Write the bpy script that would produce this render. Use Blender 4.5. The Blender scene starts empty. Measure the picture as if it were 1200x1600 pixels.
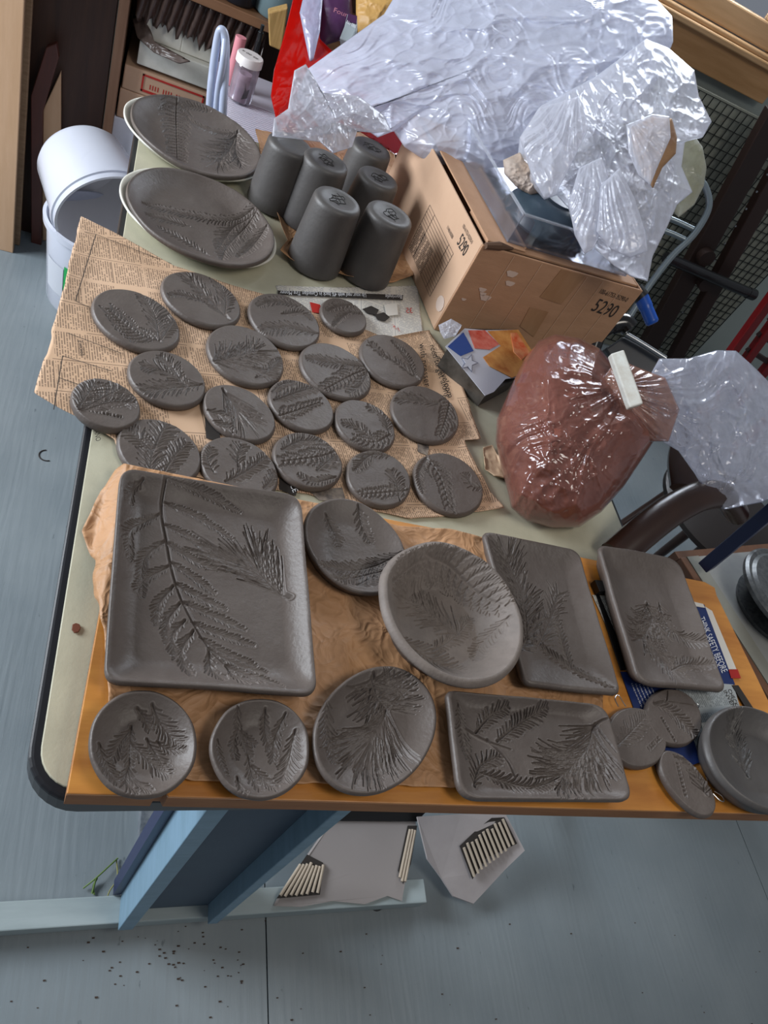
import bpy, math, random
import numpy as np
from mathutils import Vector, Matrix
random.seed(5); rng = np.random.default_rng(5)
COL = bpy.context.scene.collection
scn = bpy.context.scene

# ------------------------------------------------------------------ camera
F = 1130.2134
CAM = np.array([0, 0, 1.38])
FW = np.array([0.3889126628934543, 0.6002194646597764, -0.6989159712616774])
UP = np.array([-0.150009534715842, 0.7897732060418634, 0.5947734211552271])
RT = np.array([0.9089796918168519, -0.12647085538529435, 0.3971914432646466])
cd = bpy.data.cameras.new('camera'); cam = bpy.data.objects.new('camera', cd); COL.objects.link(cam)
cam.matrix_world = Matrix([[RT[0], UP[0], -FW[0], CAM[0]], [RT[1], UP[1], -FW[1], CAM[1]], [RT[2], UP[2], -FW[2], CAM[2]], [0, 0, 0, 1]])
cd.sensor_fit = 'VERTICAL'; cd.sensor_height = 36; cd.lens = F / 1600 * 36; cd.clip_start = .02
scn.camera = cam
# ------------------------------------------------------------------ light
w = bpy.data.worlds.new('world'); scn.world = w; w.use_nodes = True
bg = w.node_tree.nodes['Background']; bg.inputs[0].default_value = (.86, .91, 1.0, 1); bg.inputs[1].default_value = .16
def area(name, loc, target, size, sy, power, color):
    l = bpy.data.lights.new(name, 'AREA'); l.shape = 'RECTANGLE'; l.size = size; l.size_y = sy; l.energy = power; l.color = color
    o = bpy.data.objects.new(name, l); COL.objects.link(o); o.location = loc
    o.rotation_euler = (Vector(target) - Vector(loc)).to_track_quat('-Z', 'Y').to_euler(); return o
area('window_light_left', (-1.9, 1.25, 1.45), (.4, .75, .72), 1.2, 1.0, 72, (.87, .93, 1.0))
area('window_light_back', (1.30, 2.36, 1.62), (.7, .6, .5), .85, .85, 24, (.85, .92, 1.0))
area('overhead_warm_light', (.9, -.3, 2.5), (.6, .7, .5), .6, .6, 9, (1, .93, .84))  # weak warm area light overhead, no lamp fitting modelled
scn.view_settings.view_transform = 'Standard'; scn.view_settings.look = 'None'
scn.view_settings.exposure = 0.42; scn.view_settings.gamma = 1; scn.view_settings.use_curve_mapping = False

# ------------------------------------------------------------------ helpers
def ray(x, y): return FW * F + RT * (x - 600) - UP * (y - 800)
def Pz(x, y, z):
    d = ray(x, y); return CAM + d * ((z - CAM[2]) / d[2])
def Py(x, y, Y):
    d = ray(x, y); return CAM + d * (Y / d[1])
def Pd(x, y, dep): return CAM + ray(x, y) * dep / F
def srgb(h):
    c = [int(h[i:i + 2], 16) / 255 for i in (0, 2, 4)]
    return tuple(((v / 12.92) if v <= .04045 else ((v + .055) / 1.055) ** 2.4) for v in c) + (1,)
def _h(ix, iy, iz, s):
    n = (ix.astype(np.int64) * 374761393 + iy.astype(np.int64) * 668265263 + iz.astype(np.int64) * 2147483647 + s * 974634777) & 0xffffffff
    n = ((n ^ (n >> 13)) * 1274126177) & 0xffffffff
    return ((n ^ (n >> 16)) & 0xffff) / 65535.0
def vnoise(x, y, z=None, s=0):
    if z is None: z = np.zeros_like(x)
    fx, fy, fz = np.floor(x), np.floor(y), np.floor(z); u, v, t = x - fx, y - fy, z - fz
    u, v, t = (a * a * a * (a * (a * 6 - 15) + 10) for a in (u, v, t)); r = 0
    for i in (0, 1):
        for j in (0, 1):
            for k in (0, 1):
                r = r + _h(fx + i, fy + j, fz + k, s) * (u if i else 1 - u) * (v if j else 1 - v) * (t if k else 1 - t)
    return r * 2 - 1
def fbm(x, y, z=None, s=0, o=4):
    r, a = 0, 1.0
    if z is None: z = np.zeros_like(x)
    for i in range(o): r = r + a * vnoise(x * 2 ** i, y * 2 ** i, z * 2 ** i, s + i); a *= .5
    return r / 1.9
def crease(x, y, z=None, s=0, o=3):      # sharp ridged folds
    r, a = 0, 1.0
    if z is None: z = np.zeros_like(x)
    for i in range(o): r = r + a * (1 - 2 * np.abs(vnoise(x * 2 ** i, y * 2 ** i, z * 2 ** i, s + i * 7))); a *= .5
    return r / 1.75
def worley(x, y, z, s=0):                # straight-edged facets, like creased film
    fx, fy, fz = np.floor(x), np.floor(y), np.floor(z); d1 = np.full_like(x, 9.); d2 = np.full_like(x, 9.)
    for i in (-1, 0, 1):
        for j in (-1, 0, 1):
            for k in (-1, 0, 1):
                a, b, c = fx + i, fy + j, fz + k
                d = np.sqrt((a + _h(a, b, c, s) - x) ** 2 + (b + _h(a, b, c, s + 1) - y) ** 2 + (c + _h(a, b, c, s + 2) - z) ** 2)
                d2 = np.where(d < d1, d1, np.minimum(d2, d)); d1 = np.minimum(d, d1)
    return d1, d2
def facet(P, sc, s, o=3):
    r, a = 0, 1.0
    for i in range(o):
        Q = P * sc * 2.1 ** i; w = .35 * vnoise(Q[:, 0], Q[:, 1], Q[:, 2], s + 30 + i); d1, d2 = worley(Q[:, 0] + w, Q[:, 1] - w, Q[:, 2] + w, s + 11 * i)
        r = r + a * (1.5 * d1 - .45 - .5 * np.exp(-((d2 - d1) / .10) ** 2) * -.6); a *= .45
    return r / 1.4
def link(name, verts, faces, m=None, parent=None, smooth=True):
    me = bpy.data.meshes.new(name); v = np.asarray(verts, dtype=np.float32)
    if isinstance(faces, np.ndarray):
        k = faces.shape[1]; me.vertices.add(len(v)); me.vertices.foreach_set('co', v.ravel())
        me.loops.add(faces.size); me.loops.foreach_set('vertex_index', faces.astype(np.int32).ravel())
        me.polygons.add(len(faces)); me.polygons.foreach_set('loop_start', np.arange(0, faces.size, k, dtype=np.int32))
        me.polygons.foreach_set('loop_total', np.full(len(faces), k, dtype=np.int32)); me.update(calc_edges=True)
    else:
        me.from_pydata([tuple(map(float, p)) for p in v], [], faces)
    me.validate(); 
    if smooth: me.polygons.foreach_set('use_smooth', [True] * len(me.polygons))
    o = bpy.data.objects.new(name, me); COL.objects.link(o)
    if m: me.materials.append(m)
    if parent: o.parent = parent; o.matrix_parent_inverse = parent.matrix_basis.inverted()
    return o
def tag(o, label=None, cat=None, group=None, kind=None):
    if label: o['label'] = label
    if cat: o['category'] = cat
    if group: o['group'] = group
    if kind: o['kind'] = kind
    return o
def empty(name, loc, label, cat, group=None):
    o = bpy.data.objects.new(name, None); COL.objects.link(o); o.location = tuple(map(float, loc)); o.empty_display_size = .02
    return tag(o, label, cat, group)
class MB:
    def __init__(s): s.v = []; s.f = []
    def add(s, v, f):
        b = len(s.v); s.v += [tuple(map(float, p)) for p in v]; s.f += [tuple(b + i for i in q) for q in f]; return s
    def box(s, lo, hi, M=None):
        x0, y0, z0 = lo; x1, y1, z1 = hi
        v = [(x0, y0, z0), (x1, y0, z0), (x1, y1, z0), (x0, y1, z0), (x0, y0, z1), (x1, y0, z1), (x1, y1, z1), (x0, y1, z1)]
        if M is not None: v = [tuple(M @ Vector(p)) for p in v]
        return s.add(v, [(3, 2, 1, 0), (4, 5, 6, 7), (0, 1, 5, 4), (1, 2, 6, 5), (2, 3, 7, 6), (3, 0, 4, 7)])
    def hexa(s, v): return s.add(v, [(3, 2, 1, 0), (4, 5, 6, 7), (0, 1, 5, 4), (1, 2, 6, 5), (2, 3, 7, 6), (3, 0, 4, 7)])
    def prism(s, poly, d):      # poly of 3d points, extrude by d
        n = len(poly); a = [np.array(p, float) for p in poly]; b = [p + np.array(d, float) for p in a]
        return s.add(a + b, [tuple(range(n - 1, -1, -1)), tuple(range(n, 2 * n))] + [(i, (i + 1) % n, n + (i + 1) % n, n + i) for i in range(n)])
    def tube(s, pts, r, n=12, caps=True, flat=1.0):
        P = [np.array(p, float) for p in pts]; R = r if hasattr(r, '__len__') else [r] * len(P)
        t0 = P[1] - P[0]; ref = np.array([0, 0, 1.]) if abs(t0[2]) < .8 * np.linalg.norm(t0) else np.array([1., 0, 0])
        vs = []
        for i, p in enumerate(P):
            t = P[min(i + 1, len(P) - 1)] - P[max(i - 1, 0)]; t /= np.linalg.norm(t) + 1e-12
            u = ref - t * (ref @ t); u /= np.linalg.norm(u) + 1e-12; ref = u; q = np.cross(t, u)
            for k in range(n):
                a = 2 * math.pi * k / n; vs.append(p + R[i] * (math.cos(a) * u * flat + math.sin(a) * q))
        f = [(i * n + k, i * n + (k + 1) % n, (i + 1) * n + (k + 1) % n, (i + 1) * n + k) for i in range(len(P) - 1) for k in range(n)]
        if caps: f += [tuple(range(n - 1, -1, -1)), tuple((len(P) - 1) * n + k for k in range(n))]
        return s.add(vs, f)
    def lathe(s, prof, n=48, M=None, cap0=True, cap1=True):
        vs = []
        for (r, z) in prof:
            for k in range(n):
                a = 2 * math.pi * k / n; p = Vector((r * math.cos(a), r * math.sin(a), z)); vs.append(tuple(M @ p) if M is not None else tuple(p))
        f = [(i * n + k, i * n + (k + 1) % n, (i + 1) * n + (k + 1) % n, (i + 1) * n + k) for i in range(len(prof) - 1) for k in range(n)]
        if cap0: f.append(tuple(range(n - 1, -1, -1)))
        if cap1: f.append(tuple((len(prof) - 1) * n + k for k in range(n)))
        return s.add(vs, f)
    def build(s, name, m, parent=None, smooth=False, bevel=0, seg=2):
        o = link(name, s.v, s.f, m, parent, smooth)
        if bevel:
            b = o.modifiers.new('b', 'BEVEL'); b.width = bevel; b.segments = seg; b.limit_method = 'ANGLE'
        if smooth:
            e = o.modifiers.new('es', 'EDGE_SPLIT'); e.split_angle = math.radians(42)
        return o
def spline(pts, n=10):
    P = [np.array(p, float) for p in pts]; P = [2 * P[0] - P[1]] + P + [2 * P[-1] - P[-2]]; out = []
    for i in range(1, len(P) - 2):
        for k in range(n):
            t = k / n; a, b, c, d = P[i - 1:i + 3]
            out.append(.5 * (2 * b + (c - a) * t + (2 * a - 5 * b + 4 * c - d) * t * t + (-a + 3 * b - 3 * c + d) * t ** 3))
    out.append(P[-2]); return out

# ------------------------------------------------------------------ materials
MATS = {}
def mat(name, col, rough=.6, metal=0, noise=None, bump=None, spec=.5, trans=0, alpha=1, coat=0):
    """noise=(scale, colour2, amount, stretch)  bump=(scale, strength, stretch)"""
    if name in MATS: return MATS[name]
    m = bpy.data.materials.new(name); m.use_nodes = True; nt = m.node_tree; N = nt.nodes; L = nt.links; p = N['Principled BSDF']
    c = srgb(col) if isinstance(col, str) else col
    p.inputs['Base Color'].default_value = c; p.inputs['Roughness'].default_value = rough; p.inputs['Metallic'].default_value = metal
    p.inputs['Specular IOR Level'].default_value = spec; p.inputs['Transmission Weight'].default_value = trans; p.inputs['Alpha'].default_value = alpha
    p.inputs['Coat Weight'].default_value = coat
    tc = N.new('ShaderNodeTexCoord')
    if noise:
        sc, c2, am, st = noise; mp = N.new('ShaderNodeMapping'); mp.inputs['Scale'].default_value = st; L.new(tc.outputs['Object'], mp.inputs[0])
        t = N.new('ShaderNodeTexNoise'); t.inputs['Scale'].default_value = sc; t.inputs['Detail'].default_value = 6; t.inputs['Roughness'].default_value = .65; L.new(mp.outputs[0], t.inputs['Vector'])
        r = N.new('ShaderNodeValToRGB'); r.color_ramp.elements[0].position = .35; r.color_ramp.elements[1].position = .68
        r.color_ramp.elements[0].color = (0, 0, 0, 1); r.color_ramp.elements[1].color = (am, am, am, 1); L.new(t.outputs['Fac'], r.inputs[0])
        mx = N.new('ShaderNodeMix'); mx.data_type = 'RGBA'; mx.inputs['A'].default_value = c; mx.inputs['B'].default_value = srgb(c2)
        L.new(r.outputs[0], mx.inputs['Factor']); L.new(mx.outputs['Result'], p.inputs['Base Color'])
    if bump:
        sc, stn, st = bump; mp = N.new('ShaderNodeMapping'); mp.inputs['Scale'].default_value = st; L.new(tc.outputs['Object'], mp.inputs[0])
        t = N.new('ShaderNodeTexNoise'); t.inputs['Scale'].default_value = sc; t.inputs['Detail'].default_value = 5; L.new(mp.outputs[0], t.inputs['Vector'])
        b = N.new('ShaderNodeBump'); b.inputs['Strength'].default_value = stn; b.inputs['Distance'].default_value = .002; L.new(t.outputs['Fac'], b.inputs['Height']); L.new(b.outputs[0], p.inputs['Normal'])
    MATS[name] = m; return m
def plastic(name, tint, opac, rough=.12, trans=.5, face=.35, glo=.8):
    """thin polythene: see-through film mixed with milky scatter and gloss"""
    m = bpy.data.materials.new(name); m.use_nodes = True; nt = m.node_tree; N = nt.nodes; L = nt.links
    for n in list(N):
        if n.type == 'BSDF_PRINCIPLED': N.remove(n)
    out = [n for n in N if n.type == 'OUTPUT_MATERIAL'][0]
    tr = N.new('ShaderNodeBsdfTransparent'); tr.inputs[0].default_value = (.97, .97, .98, 1)
    df = N.new('ShaderNodeBsdfDiffuse'); df.inputs[0].default_value = srgb(tint); tl = N.new('ShaderNodeBsdfTranslucent'); tl.inputs[0].default_value = srgb(tint)
    gl = N.new('ShaderNodeBsdfGlossy'); gl.inputs['Roughness'].default_value = rough; gl.inputs[0].default_value = (.95, .96, 1, 1)
    m1 = N.new('ShaderNodeMixShader'); m1.inputs[0].default_value = trans; L.new(df.outputs[0], m1.inputs[1]); L.new(tl.outputs[0], m1.inputs[2])
    tc = N.new('ShaderNodeTexCoord'); no = N.new('ShaderNodeTexNoise'); no.inputs['Scale'].default_value = 14; no.inputs['Detail'].default_value = 5; no.inputs['Distortion'].default_value = 1.2; L.new(tc.outputs['Object'], no.inputs['Vector'])
    lw = N.new('ShaderNodeLayerWeight'); lw.inputs[0].default_value = .35
    mr = N.new('ShaderNodeMapRange'); mr.inputs[1].default_value = .3; mr.inputs[2].default_value = .7; mr.inputs[3].default_value = max(0, opac - .16); mr.inputs[4].default_value = min(1, opac + .16); L.new(no.outputs['Fac'], mr.inputs[0])
    ad = N.new('ShaderNodeMath'); ad.operation = 'MULTIPLY_ADD'; ad.use_clamp = True; L.new(lw.outputs['Facing'], ad.inputs[0]); ad.inputs[1].default_value = face; L.new(mr.outputs[0], ad.inputs[2])
    m2 = N.new('ShaderNodeMixShader'); L.new(ad.outputs[0], m2.inputs[0]); L.new(tr.outputs[0], m2.inputs[1]); L.new(m1.outputs[0], m2.inputs[2])
    m3 = N.new('ShaderNodeMixShader'); fr = N.new('ShaderNodeFresnel'); fr.inputs[0].default_value = 1.5
    fm = N.new('ShaderNodeMath'); fm.operation = 'MULTIPLY_ADD'; fm.inputs[1].default_value = glo; fm.inputs[2].default_value = .02; L.new(fr.outputs[0], fm.inputs[0])
    L.new(fm.outputs[0], m3.inputs[0]); L.new(m2.outputs[0], m3.inputs[1]); L.new(gl.outputs[0], m3.inputs[2])
    cr = N.new('ShaderNodeTexNoise'); cr.inputs['Scale'].default_value = 16; cr.inputs['Detail'].default_value = 2; cr.inputs['Distortion'].default_value = 1; L.new(tc.outputs['Object'], cr.inputs['Vector'])
    bp = N.new('ShaderNodeBump'); bp.inputs['Strength'].default_value = .18; bp.inputs['Distance'].default_value = .004; L.new(cr.outputs['Fac'], bp.inputs['Height'])
    for q in (gl, df): L.new(bp.outputs[0], q.inputs['Normal'])
    L.new(m3.outputs[0], out.inputs[0]); return m
S1 = (1, 1, 1)
clay = mat('clay', '534a45', .48, noise=(25, '605853', .8, S1), bump=(260, .25, S1), spec=.45)
clay_dk = mat('clay_dark', '444140', .5, noise=(18, '504d4b', .8, S1), bump=(200, .15, S1), spec=.55)
line_dk = mat('engraved_line', '1c1a19', .8)
table_m = mat('table_cream', 'b9b6a0', .42, noise=(30, 'a9a691', .5, S1), bump=(300, .08, S1))
black_rim = mat('black_rim', '16171c', .35)
chrome = mat('steel', 'a0a4a8', .3, 1)
white_pl = mat('white_plastic', 'dfe3ee', .32, spec=.5)
bucket_pl = plastic('bucket_plastic', 'dfe3ee', 1.0, .25, .35)
grey_in = mat('bucket_inside', 'b9b7b4', .6, noise=(8, 'a7a4a2', .7, S1))
green_m = mat('green_label', '1f9a50', .5)
plaster = mat('plaster', 'd6d4ca', .7, noise=(40, 'c4c1b4', .6, S1))
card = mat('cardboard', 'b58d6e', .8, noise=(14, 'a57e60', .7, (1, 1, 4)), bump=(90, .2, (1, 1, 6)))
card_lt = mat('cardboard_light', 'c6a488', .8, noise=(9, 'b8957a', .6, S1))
tape_m = mat('packing_tape', '9b7453', .3, noise=(40, 'b08c6c', .6, (1, 1, .2)))
card_gr = mat('cardboard_grey', '8f8987', .85, noise=(20, '8e8886', .6, S1))
card_fl = mat('cardboard_flute', 'ada08f', .85)
blue_p = mat('blue_painted_wood', '7593a8', .5, noise=(9, '62808f', .7, (1, 1, 5)), bump=(60, .3, (1, 1, .2)))
blue_dp = mat('blue_grey_panel', '3d4d5e', .6, noise=(14, '445766', .7, S1))
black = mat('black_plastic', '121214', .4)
blk_gl = mat('black_gloss', '1a1a1c', .18, spec=.6)
red_w = mat('red_painted', '7a0f14', .35, noise=(5, '4c0b0e', .6, (1, 1, .3)))
navy = mat('navy_metal', '141f47', .35)
grey_pl = mat('grey_tube', 'a3acc2', .35)
dk_wood = mat('dark_wood', '3a2419', .55, noise=(6, '24140d', .9, (6, 6, .5)), bump=(40, .2, (6, 6, .4)))
md_wood = mat('bookcase_wood', '432819', .5, noise=(5, '2e190f', .9, (7, 7, .5)), bump=(50, .15, (6, 6, .4)))
edge_wood = mat('bookcase_edge', '80604a', .55, noise=(8, '6a4a35', .8, (6, 6, .5)))
shelf_wd = mat('shelf_wood', '8a6547', .55, noise=(8, '735038', .8, (.5, 6, 6)))
red_wood = mat('reddish_wood', '542a20', .5, noise=(8, '3c1c16', .8, (5, 5, .6)))
tan_wood = mat('tan_panel', 'c9a585', .6, noise=(4, 'b8936f', .8, (5, 5, .6)), bump=(30, .1, (5, 5, .4)))
tan_edge = mat('tan_panel_edge', '8a6f55', .7, noise=(20, '74593f', .8, (1, 1, 8)))
pine = mat('pine_wood', 'b98f62', .5, noise=(5, 'a07546', .8, (.6, 8, 8)), bump=(30, .1, (.5, 6, 6)))
pine2 = mat('pine_wood_sash', 'b3916c', .45, noise=(5, '9a7850', .8, (.6, 8, 8)))
wall_m = mat('wall_paint', 'a3ada9', .7, noise=(3, '98a29f', .5, S1), bump=(90, .1, S1))
paper_br = mat('kraft_paper', 'b88c66', .6, noise=(9, 'a0764f', .9, S1))
def crumple(m, sc, dist, st):
    nt = m.node_tree; N = nt.nodes; L = nt.links; tc = N.new('ShaderNodeTexCoord'); no = N.new('ShaderNodeTexNoise'); no.inputs['Scale'].default_value = sc * .4; L.new(tc.outputs['Object'], no.inputs['Vector'])
    mx = N.new('ShaderNodeMix'); mx.data_type = 'RGBA'; mx.inputs['Factor'].default_value = .12; L.new(tc.outputs['Object'], mx.inputs['A']); L.new(no.outputs['Color'], mx.inputs['B'])
    v1 = N.new('ShaderNodeTexVoronoi'); v1.inputs['Scale'].default_value = sc; L.new(mx.outputs['Result'], v1.inputs['Vector']); v2 = N.new('ShaderNodeTexVoronoi'); v2.inputs['Scale'].default_value = sc * 2.7; L.new(mx.outputs['Result'], v2.inputs['Vector'])
    a = N.new('ShaderNodeMath'); a.operation = 'MULTIPLY_ADD'; L.new(v2.outputs['Distance'], a.inputs[0]); a.inputs[1].default_value = .35; L.new(v1.outputs['Distance'], a.inputs[2])
    b = N.new('ShaderNodeBump'); b.inputs['Strength'].default_value = st; b.inputs['Distance'].default_value = dist; L.new(a.outputs[0], b.inputs['Height']); L.new(b.outputs[0], N['Principled BSDF'].inputs['Normal'])
crumple(paper_br, 40, .006, .6)
paper_wh = mat('paper_white', 'd2cec6', .8)
ink = mat('ink', '2a2522', .8)
white_t = mat('white_ink', 'd9dbe0', .7)
red_ink = mat('red_ink', 'b3271f', .7)
dkbowl = mat('dark_bowl', '2c3a46', .35, noise=(12, '3f4f58', .7, S1))
purple = mat('purple_bag', '3c1a3e', .4, noise=(20, '4c2650', .6, S1))
gold = mat('gold_paper', 'c39a5a', .5, noise=(20, 'a87c3c', .7, S1))
bottle_g = mat('bottle_blue_grey', '6e8388', .4)
glass_dk = mat('dark_glass', '20242c', .15)
brush = mat('bristle', 'b8955c', .8, noise=(30, '96743e', .8, (8, 8, .4)))
blue_h = mat('blue_handle', '1450b0', .35)
terra = mat('terracotta_clay', '7c4435', .6, noise=(12, '5c3026', .8, S1), bump=(60, .6, S1))
green_st = mat('green_stem', '55702f', .6)
crumb_m = mat('crumb', '3a2a20', .8)
pink_m = mat('pink_content', 'c87f88', .7)
grime = mat('grimy_metal', '5d6670', .45, .4, noise=(40, 'a9adb0', .8, S1))
shaded_wall_m = mat('shaded_wall_tone', '8c8e82', .8)  # grey-olive is the wall's shadow behind the wires, painted as colour
wire_m = mat('wire_grid', '2c2e2c', .5, .5)

def board_mat():
    m = mat('orange_board', 'c98a3f', .36, noise=(5, 'a8692a', .85, (1.2, 9, 9)), bump=(25, .1, (1, 8, 8)), coat=.3); return m
board_m = board_mat()
board_e = mat('board_edge', '93653c', .6, noise=(12, '7a4d2b', .8, (1, 4, 4)))

def floor_mat():
    m = bpy.data.materials.new('painted_floor'); m.use_nodes = True; nt = m.node_tree; N = nt.nodes; L = nt.links; p = N['Principled BSDF']
    tc = N.new('ShaderNodeTexCoord')
    def noise(sc, st, det=5):
        mp = N.new('ShaderNodeMapping'); mp.inputs['Scale'].default_value = st; L.new(tc.outputs['Object'], mp.inputs[0])
        t = N.new('ShaderNodeTexNoise'); t.inputs['Scale'].default_value = sc; t.inputs['Detail'].default_value = det; L.new(mp.outputs[0], t.inputs['Vector']); return t.outputs['Fac']
    def ramp(i, a, b, ca, cb):
        r = N.new('ShaderNodeValToRGB'); r.color_ramp.elements[0].position = a; r.color_ramp.elements[1].position = b; r.color_ramp.elements[0].color = ca; r.color_ramp.elements[1].color = cb; L.new(i, r.inputs[0]); return r.outputs[0]
    base = ramp(noise(4, S1), .35, .7, srgb('727c81'), srgb('818a8e'))
    spots = ramp(noise(70, (1, .45, 1), 3), .70, .76, (0, 0, 0, 1), (.55, .55, .55, 1))
    mx = N.new('ShaderNodeMix'); mx.data_type = 'RGBA'; mx.inputs['B'].default_value = srgb('3d4850'); L.new(spots, mx.inputs['Factor']); L.new(base, mx.inputs['A'])
    L.new(mx.outputs['Result'], p.inputs['Base Color']); p.inputs['Roughness'].default_value = .42
    wv = N.new('ShaderNodeTexWave'); wv.wave_type = 'BANDS'; wv.bands_direction = 'X'; wv.inputs['Scale'].default_value = 14; wv.inputs['Distortion'].default_value = 18; wv.inputs['Detail'].default_value = 3; wv.inputs['Detail Scale'].default_value = .9
    mp = N.new('ShaderNodeMapping'); mp.inputs['Scale'].default_value = (1, .16, 1); L.new(tc.outputs['Object'], mp.inputs[0]); L.new(mp.outputs[0], wv.inputs['Vector'])
    g = noise(120, (1, .07, 1)); ad = N.new('ShaderNodeMath'); ad.operation = 'MULTIPLY_ADD'; L.new(wv.outputs['Fac'], ad.inputs[0]); ad.inputs[1].default_value = .3; L.new(g, ad.inputs[2])
    b = N.new('ShaderNodeBump'); b.inputs['Strength'].default_value = .35; b.inputs['Distance'].default_value = .0015; L.new(ad.outputs[0], b.inputs['Height']); L.new(b.outputs[0], p.inputs['Normal'])
    return m

film = plastic('milky_film', 'e2e6f6', .68, .2, glo=.5)
film2 = plastic('clear_film', 'e4e6f0', .46, .2, glo=.5)
film_clay = plastic('clay_bag_film', 'ad7466', .42, .14)
film_tail = plastic('bag_tail_film', 'd9def0', .32)
film_y = plastic('yellowish_film', 'b9b9a0', .65, .3)
film_wall = plastic('clear_box_plastic', 'c9d0dc', -.1, .05, .2, .08)
film_red = plastic('red_film', 'd0140c', .8, .15, .55)
film_jar = plastic('jar_plastic', 'd9c3cc', .15, .05)
white_film = plastic('white_bag', 'c4c7e0', .75, .25)

def text_mat(name, col, col2, inkc, ang, line=.0028, col_w=.055, box=True, phase=(0, 0)):
    """newsprint: columns of broken dark lines, ruled boxes, blank margins"""
    m = bpy.data.materials.new(name); m.use_nodes = True; nt = m.node_tree; N = nt.nodes; L = nt.links; p = N['Principled BSDF']; p.inputs['Roughness'].default_value = .85
    tc = N.new('ShaderNodeTexCoord'); mp = N.new('ShaderNodeMapping'); mp.inputs['Rotation'].default_value = (0, 0, ang); mp.inputs['Location'].default_value = (phase[0], phase[1], 0); L.new(tc.outputs['Object'], mp.inputs[0])
    sp = N.new('ShaderNodeSeparateXYZ'); L.new(mp.outputs[0], sp.inputs[0])
    def M(op, a, b=None, c=None):
        n = N.new('ShaderNodeMath'); n.operation = op
        for i, v in enumerate((a, b, c)):
            if v is None: continue
            if isinstance(v, (int, float)): n.inputs[i].default_value = v
            else: L.new(v, n.inputs[i])
        return n.outputs[0]
    X, Y = sp.outputs[0], sp.outputs[1]
    u = M('FRACT', M('DIVIDE', X, col_w)); v = M('FRACT', M('DIVIDE', Y, line))
    colmask = M('MULTIPLY', M('GREATER_THAN', u, .07), M('LESS_THAN', u, .93)); linemask = M('LESS_THAN', v, .52)
    cmb = N.new('ShaderNodeCombineXYZ'); L.new(M('MULTIPLY', X, 260.0), cmb.inputs[0]); L.new(M('MULTIPLY', M('FLOOR', M('DIVIDE', Y, line)), 7.3), cmb.inputs[1])
    wn = N.new('ShaderNodeTexNoise'); wn.inputs['Scale'].default_value = 1; wn.inputs['Detail'].default_value = 2; L.new(cmb.outputs[0], wn.inputs['Vector'])
    word = M('GREATER_THAN', wn.outputs['Fac'], .44)
    cell = N.new('ShaderNodeCombineXYZ'); L.new(M('FLOOR', M('DIVIDE', X, col_w)), cell.inputs[0]); L.new(M('FLOOR', M('DIVIDE', Y, .041)), cell.inputs[1])
    wh = N.new('ShaderNodeTexWhiteNoise'); wh.noise_dimensions = '2D'; L.new(cell.outputs[0], wh.inputs['Vector'])
    keep = M('GREATER_THAN', wh.outputs['Value'], .12)
    bx = M('FRACT', M('DIVIDE', Y, .041)); rule = M('MULTIPLY', M('MULTIPLY', M('LESS_THAN', bx, .025), colmask), M('GREATER_THAN', wh.outputs['Value'], .45)); vr = M('MULTIPLY', M('LESS_THAN', u, .02), M('GREATER_THAN', wh.outputs['Value'], .55))
    gap = M('GREATER_THAN', bx, .07)
    txt = M('MULTIPLY', M('MULTIPLY', M('MULTIPLY', colmask, linemask), M('MULTIPLY', word, keep)), gap)
    alls = M('MAXIMUM', M('MULTIPLY', txt, .62), M('MULTIPLY', M('MAXIMUM', rule, vr), .75 if box else 0))
    n2 = N.new('ShaderNodeTexNoise'); n2.inputs['Scale'].default_value = 6; n2.inputs['Detail'].default_value = 4; L.new(tc.outputs['Object'], n2.inputs['Vector'])
    rp = N.new('ShaderNodeValToRGB'); rp.color_ramp.elements[0].position = .35; rp.color_ramp.elements[1].position = .65; rp.color_ramp.elements[0].color = srgb(col); rp.color_ramp.elements[1].color = srgb(col2); L.new(n2.outputs['Fac'], rp.inputs[0])
    mx = N.new('ShaderNodeMix'); mx.data_type = 'RGBA'; mx.inputs['B'].default_value = srgb(inkc); L.new(alls, mx.inputs['Factor']); L.new(rp.outputs[0], mx.inputs['A']); L.new(mx.outputs['Result'], p.inputs['Base Color'])
    return m

def text3(name, s, p0, p1, upv, m, parent, lift=.0006, font_scale=1.0):
    """flat printed lettering from p0 to p1 (baseline), capital height direction upv (with length = height)"""
    p0, p1, upv = (np.array(a, float) for a in (p0, p1, upv))
    c = bpy.data.curves.new(name, 'FONT'); c.body = s; c.resolution_u = 3; o = bpy.data.objects.new(name, c); COL.objects.link(o)
    bpy.context.view_layer.update(); me = bpy.data.meshes.new_from_object(o); COL.objects.unlink(o); bpy.data.objects.remove(o)
    n = len(me.vertices); v = np.zeros(n * 3, dtype=np.float32); me.vertices.foreach_get('co', v); v = v.reshape(-1, 3)
    w_ = v[:, 0].max() - v[:, 0].min(); hgt = .69
    ax = (p1 - p0); nx = np.cross(ax, upv); nx /= np.linalg.norm(nx)
    V = p0 + np.outer((v[:, 0] - v[:, 0].min()) / w_, ax) + np.outer(v[:, 1] / hgt, upv) + nx * lift
    me.vertices.foreach_set('co', V.astype(np.float32).ravel()); me.materials.clear(); me.materials.append(m); me.name = name
    o = bpy.data.objects.new(name, me); COL.objects.link(o); o.parent = parent; o.matrix_parent_inverse = parent.matrix_basis.inverted(); return o

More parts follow.
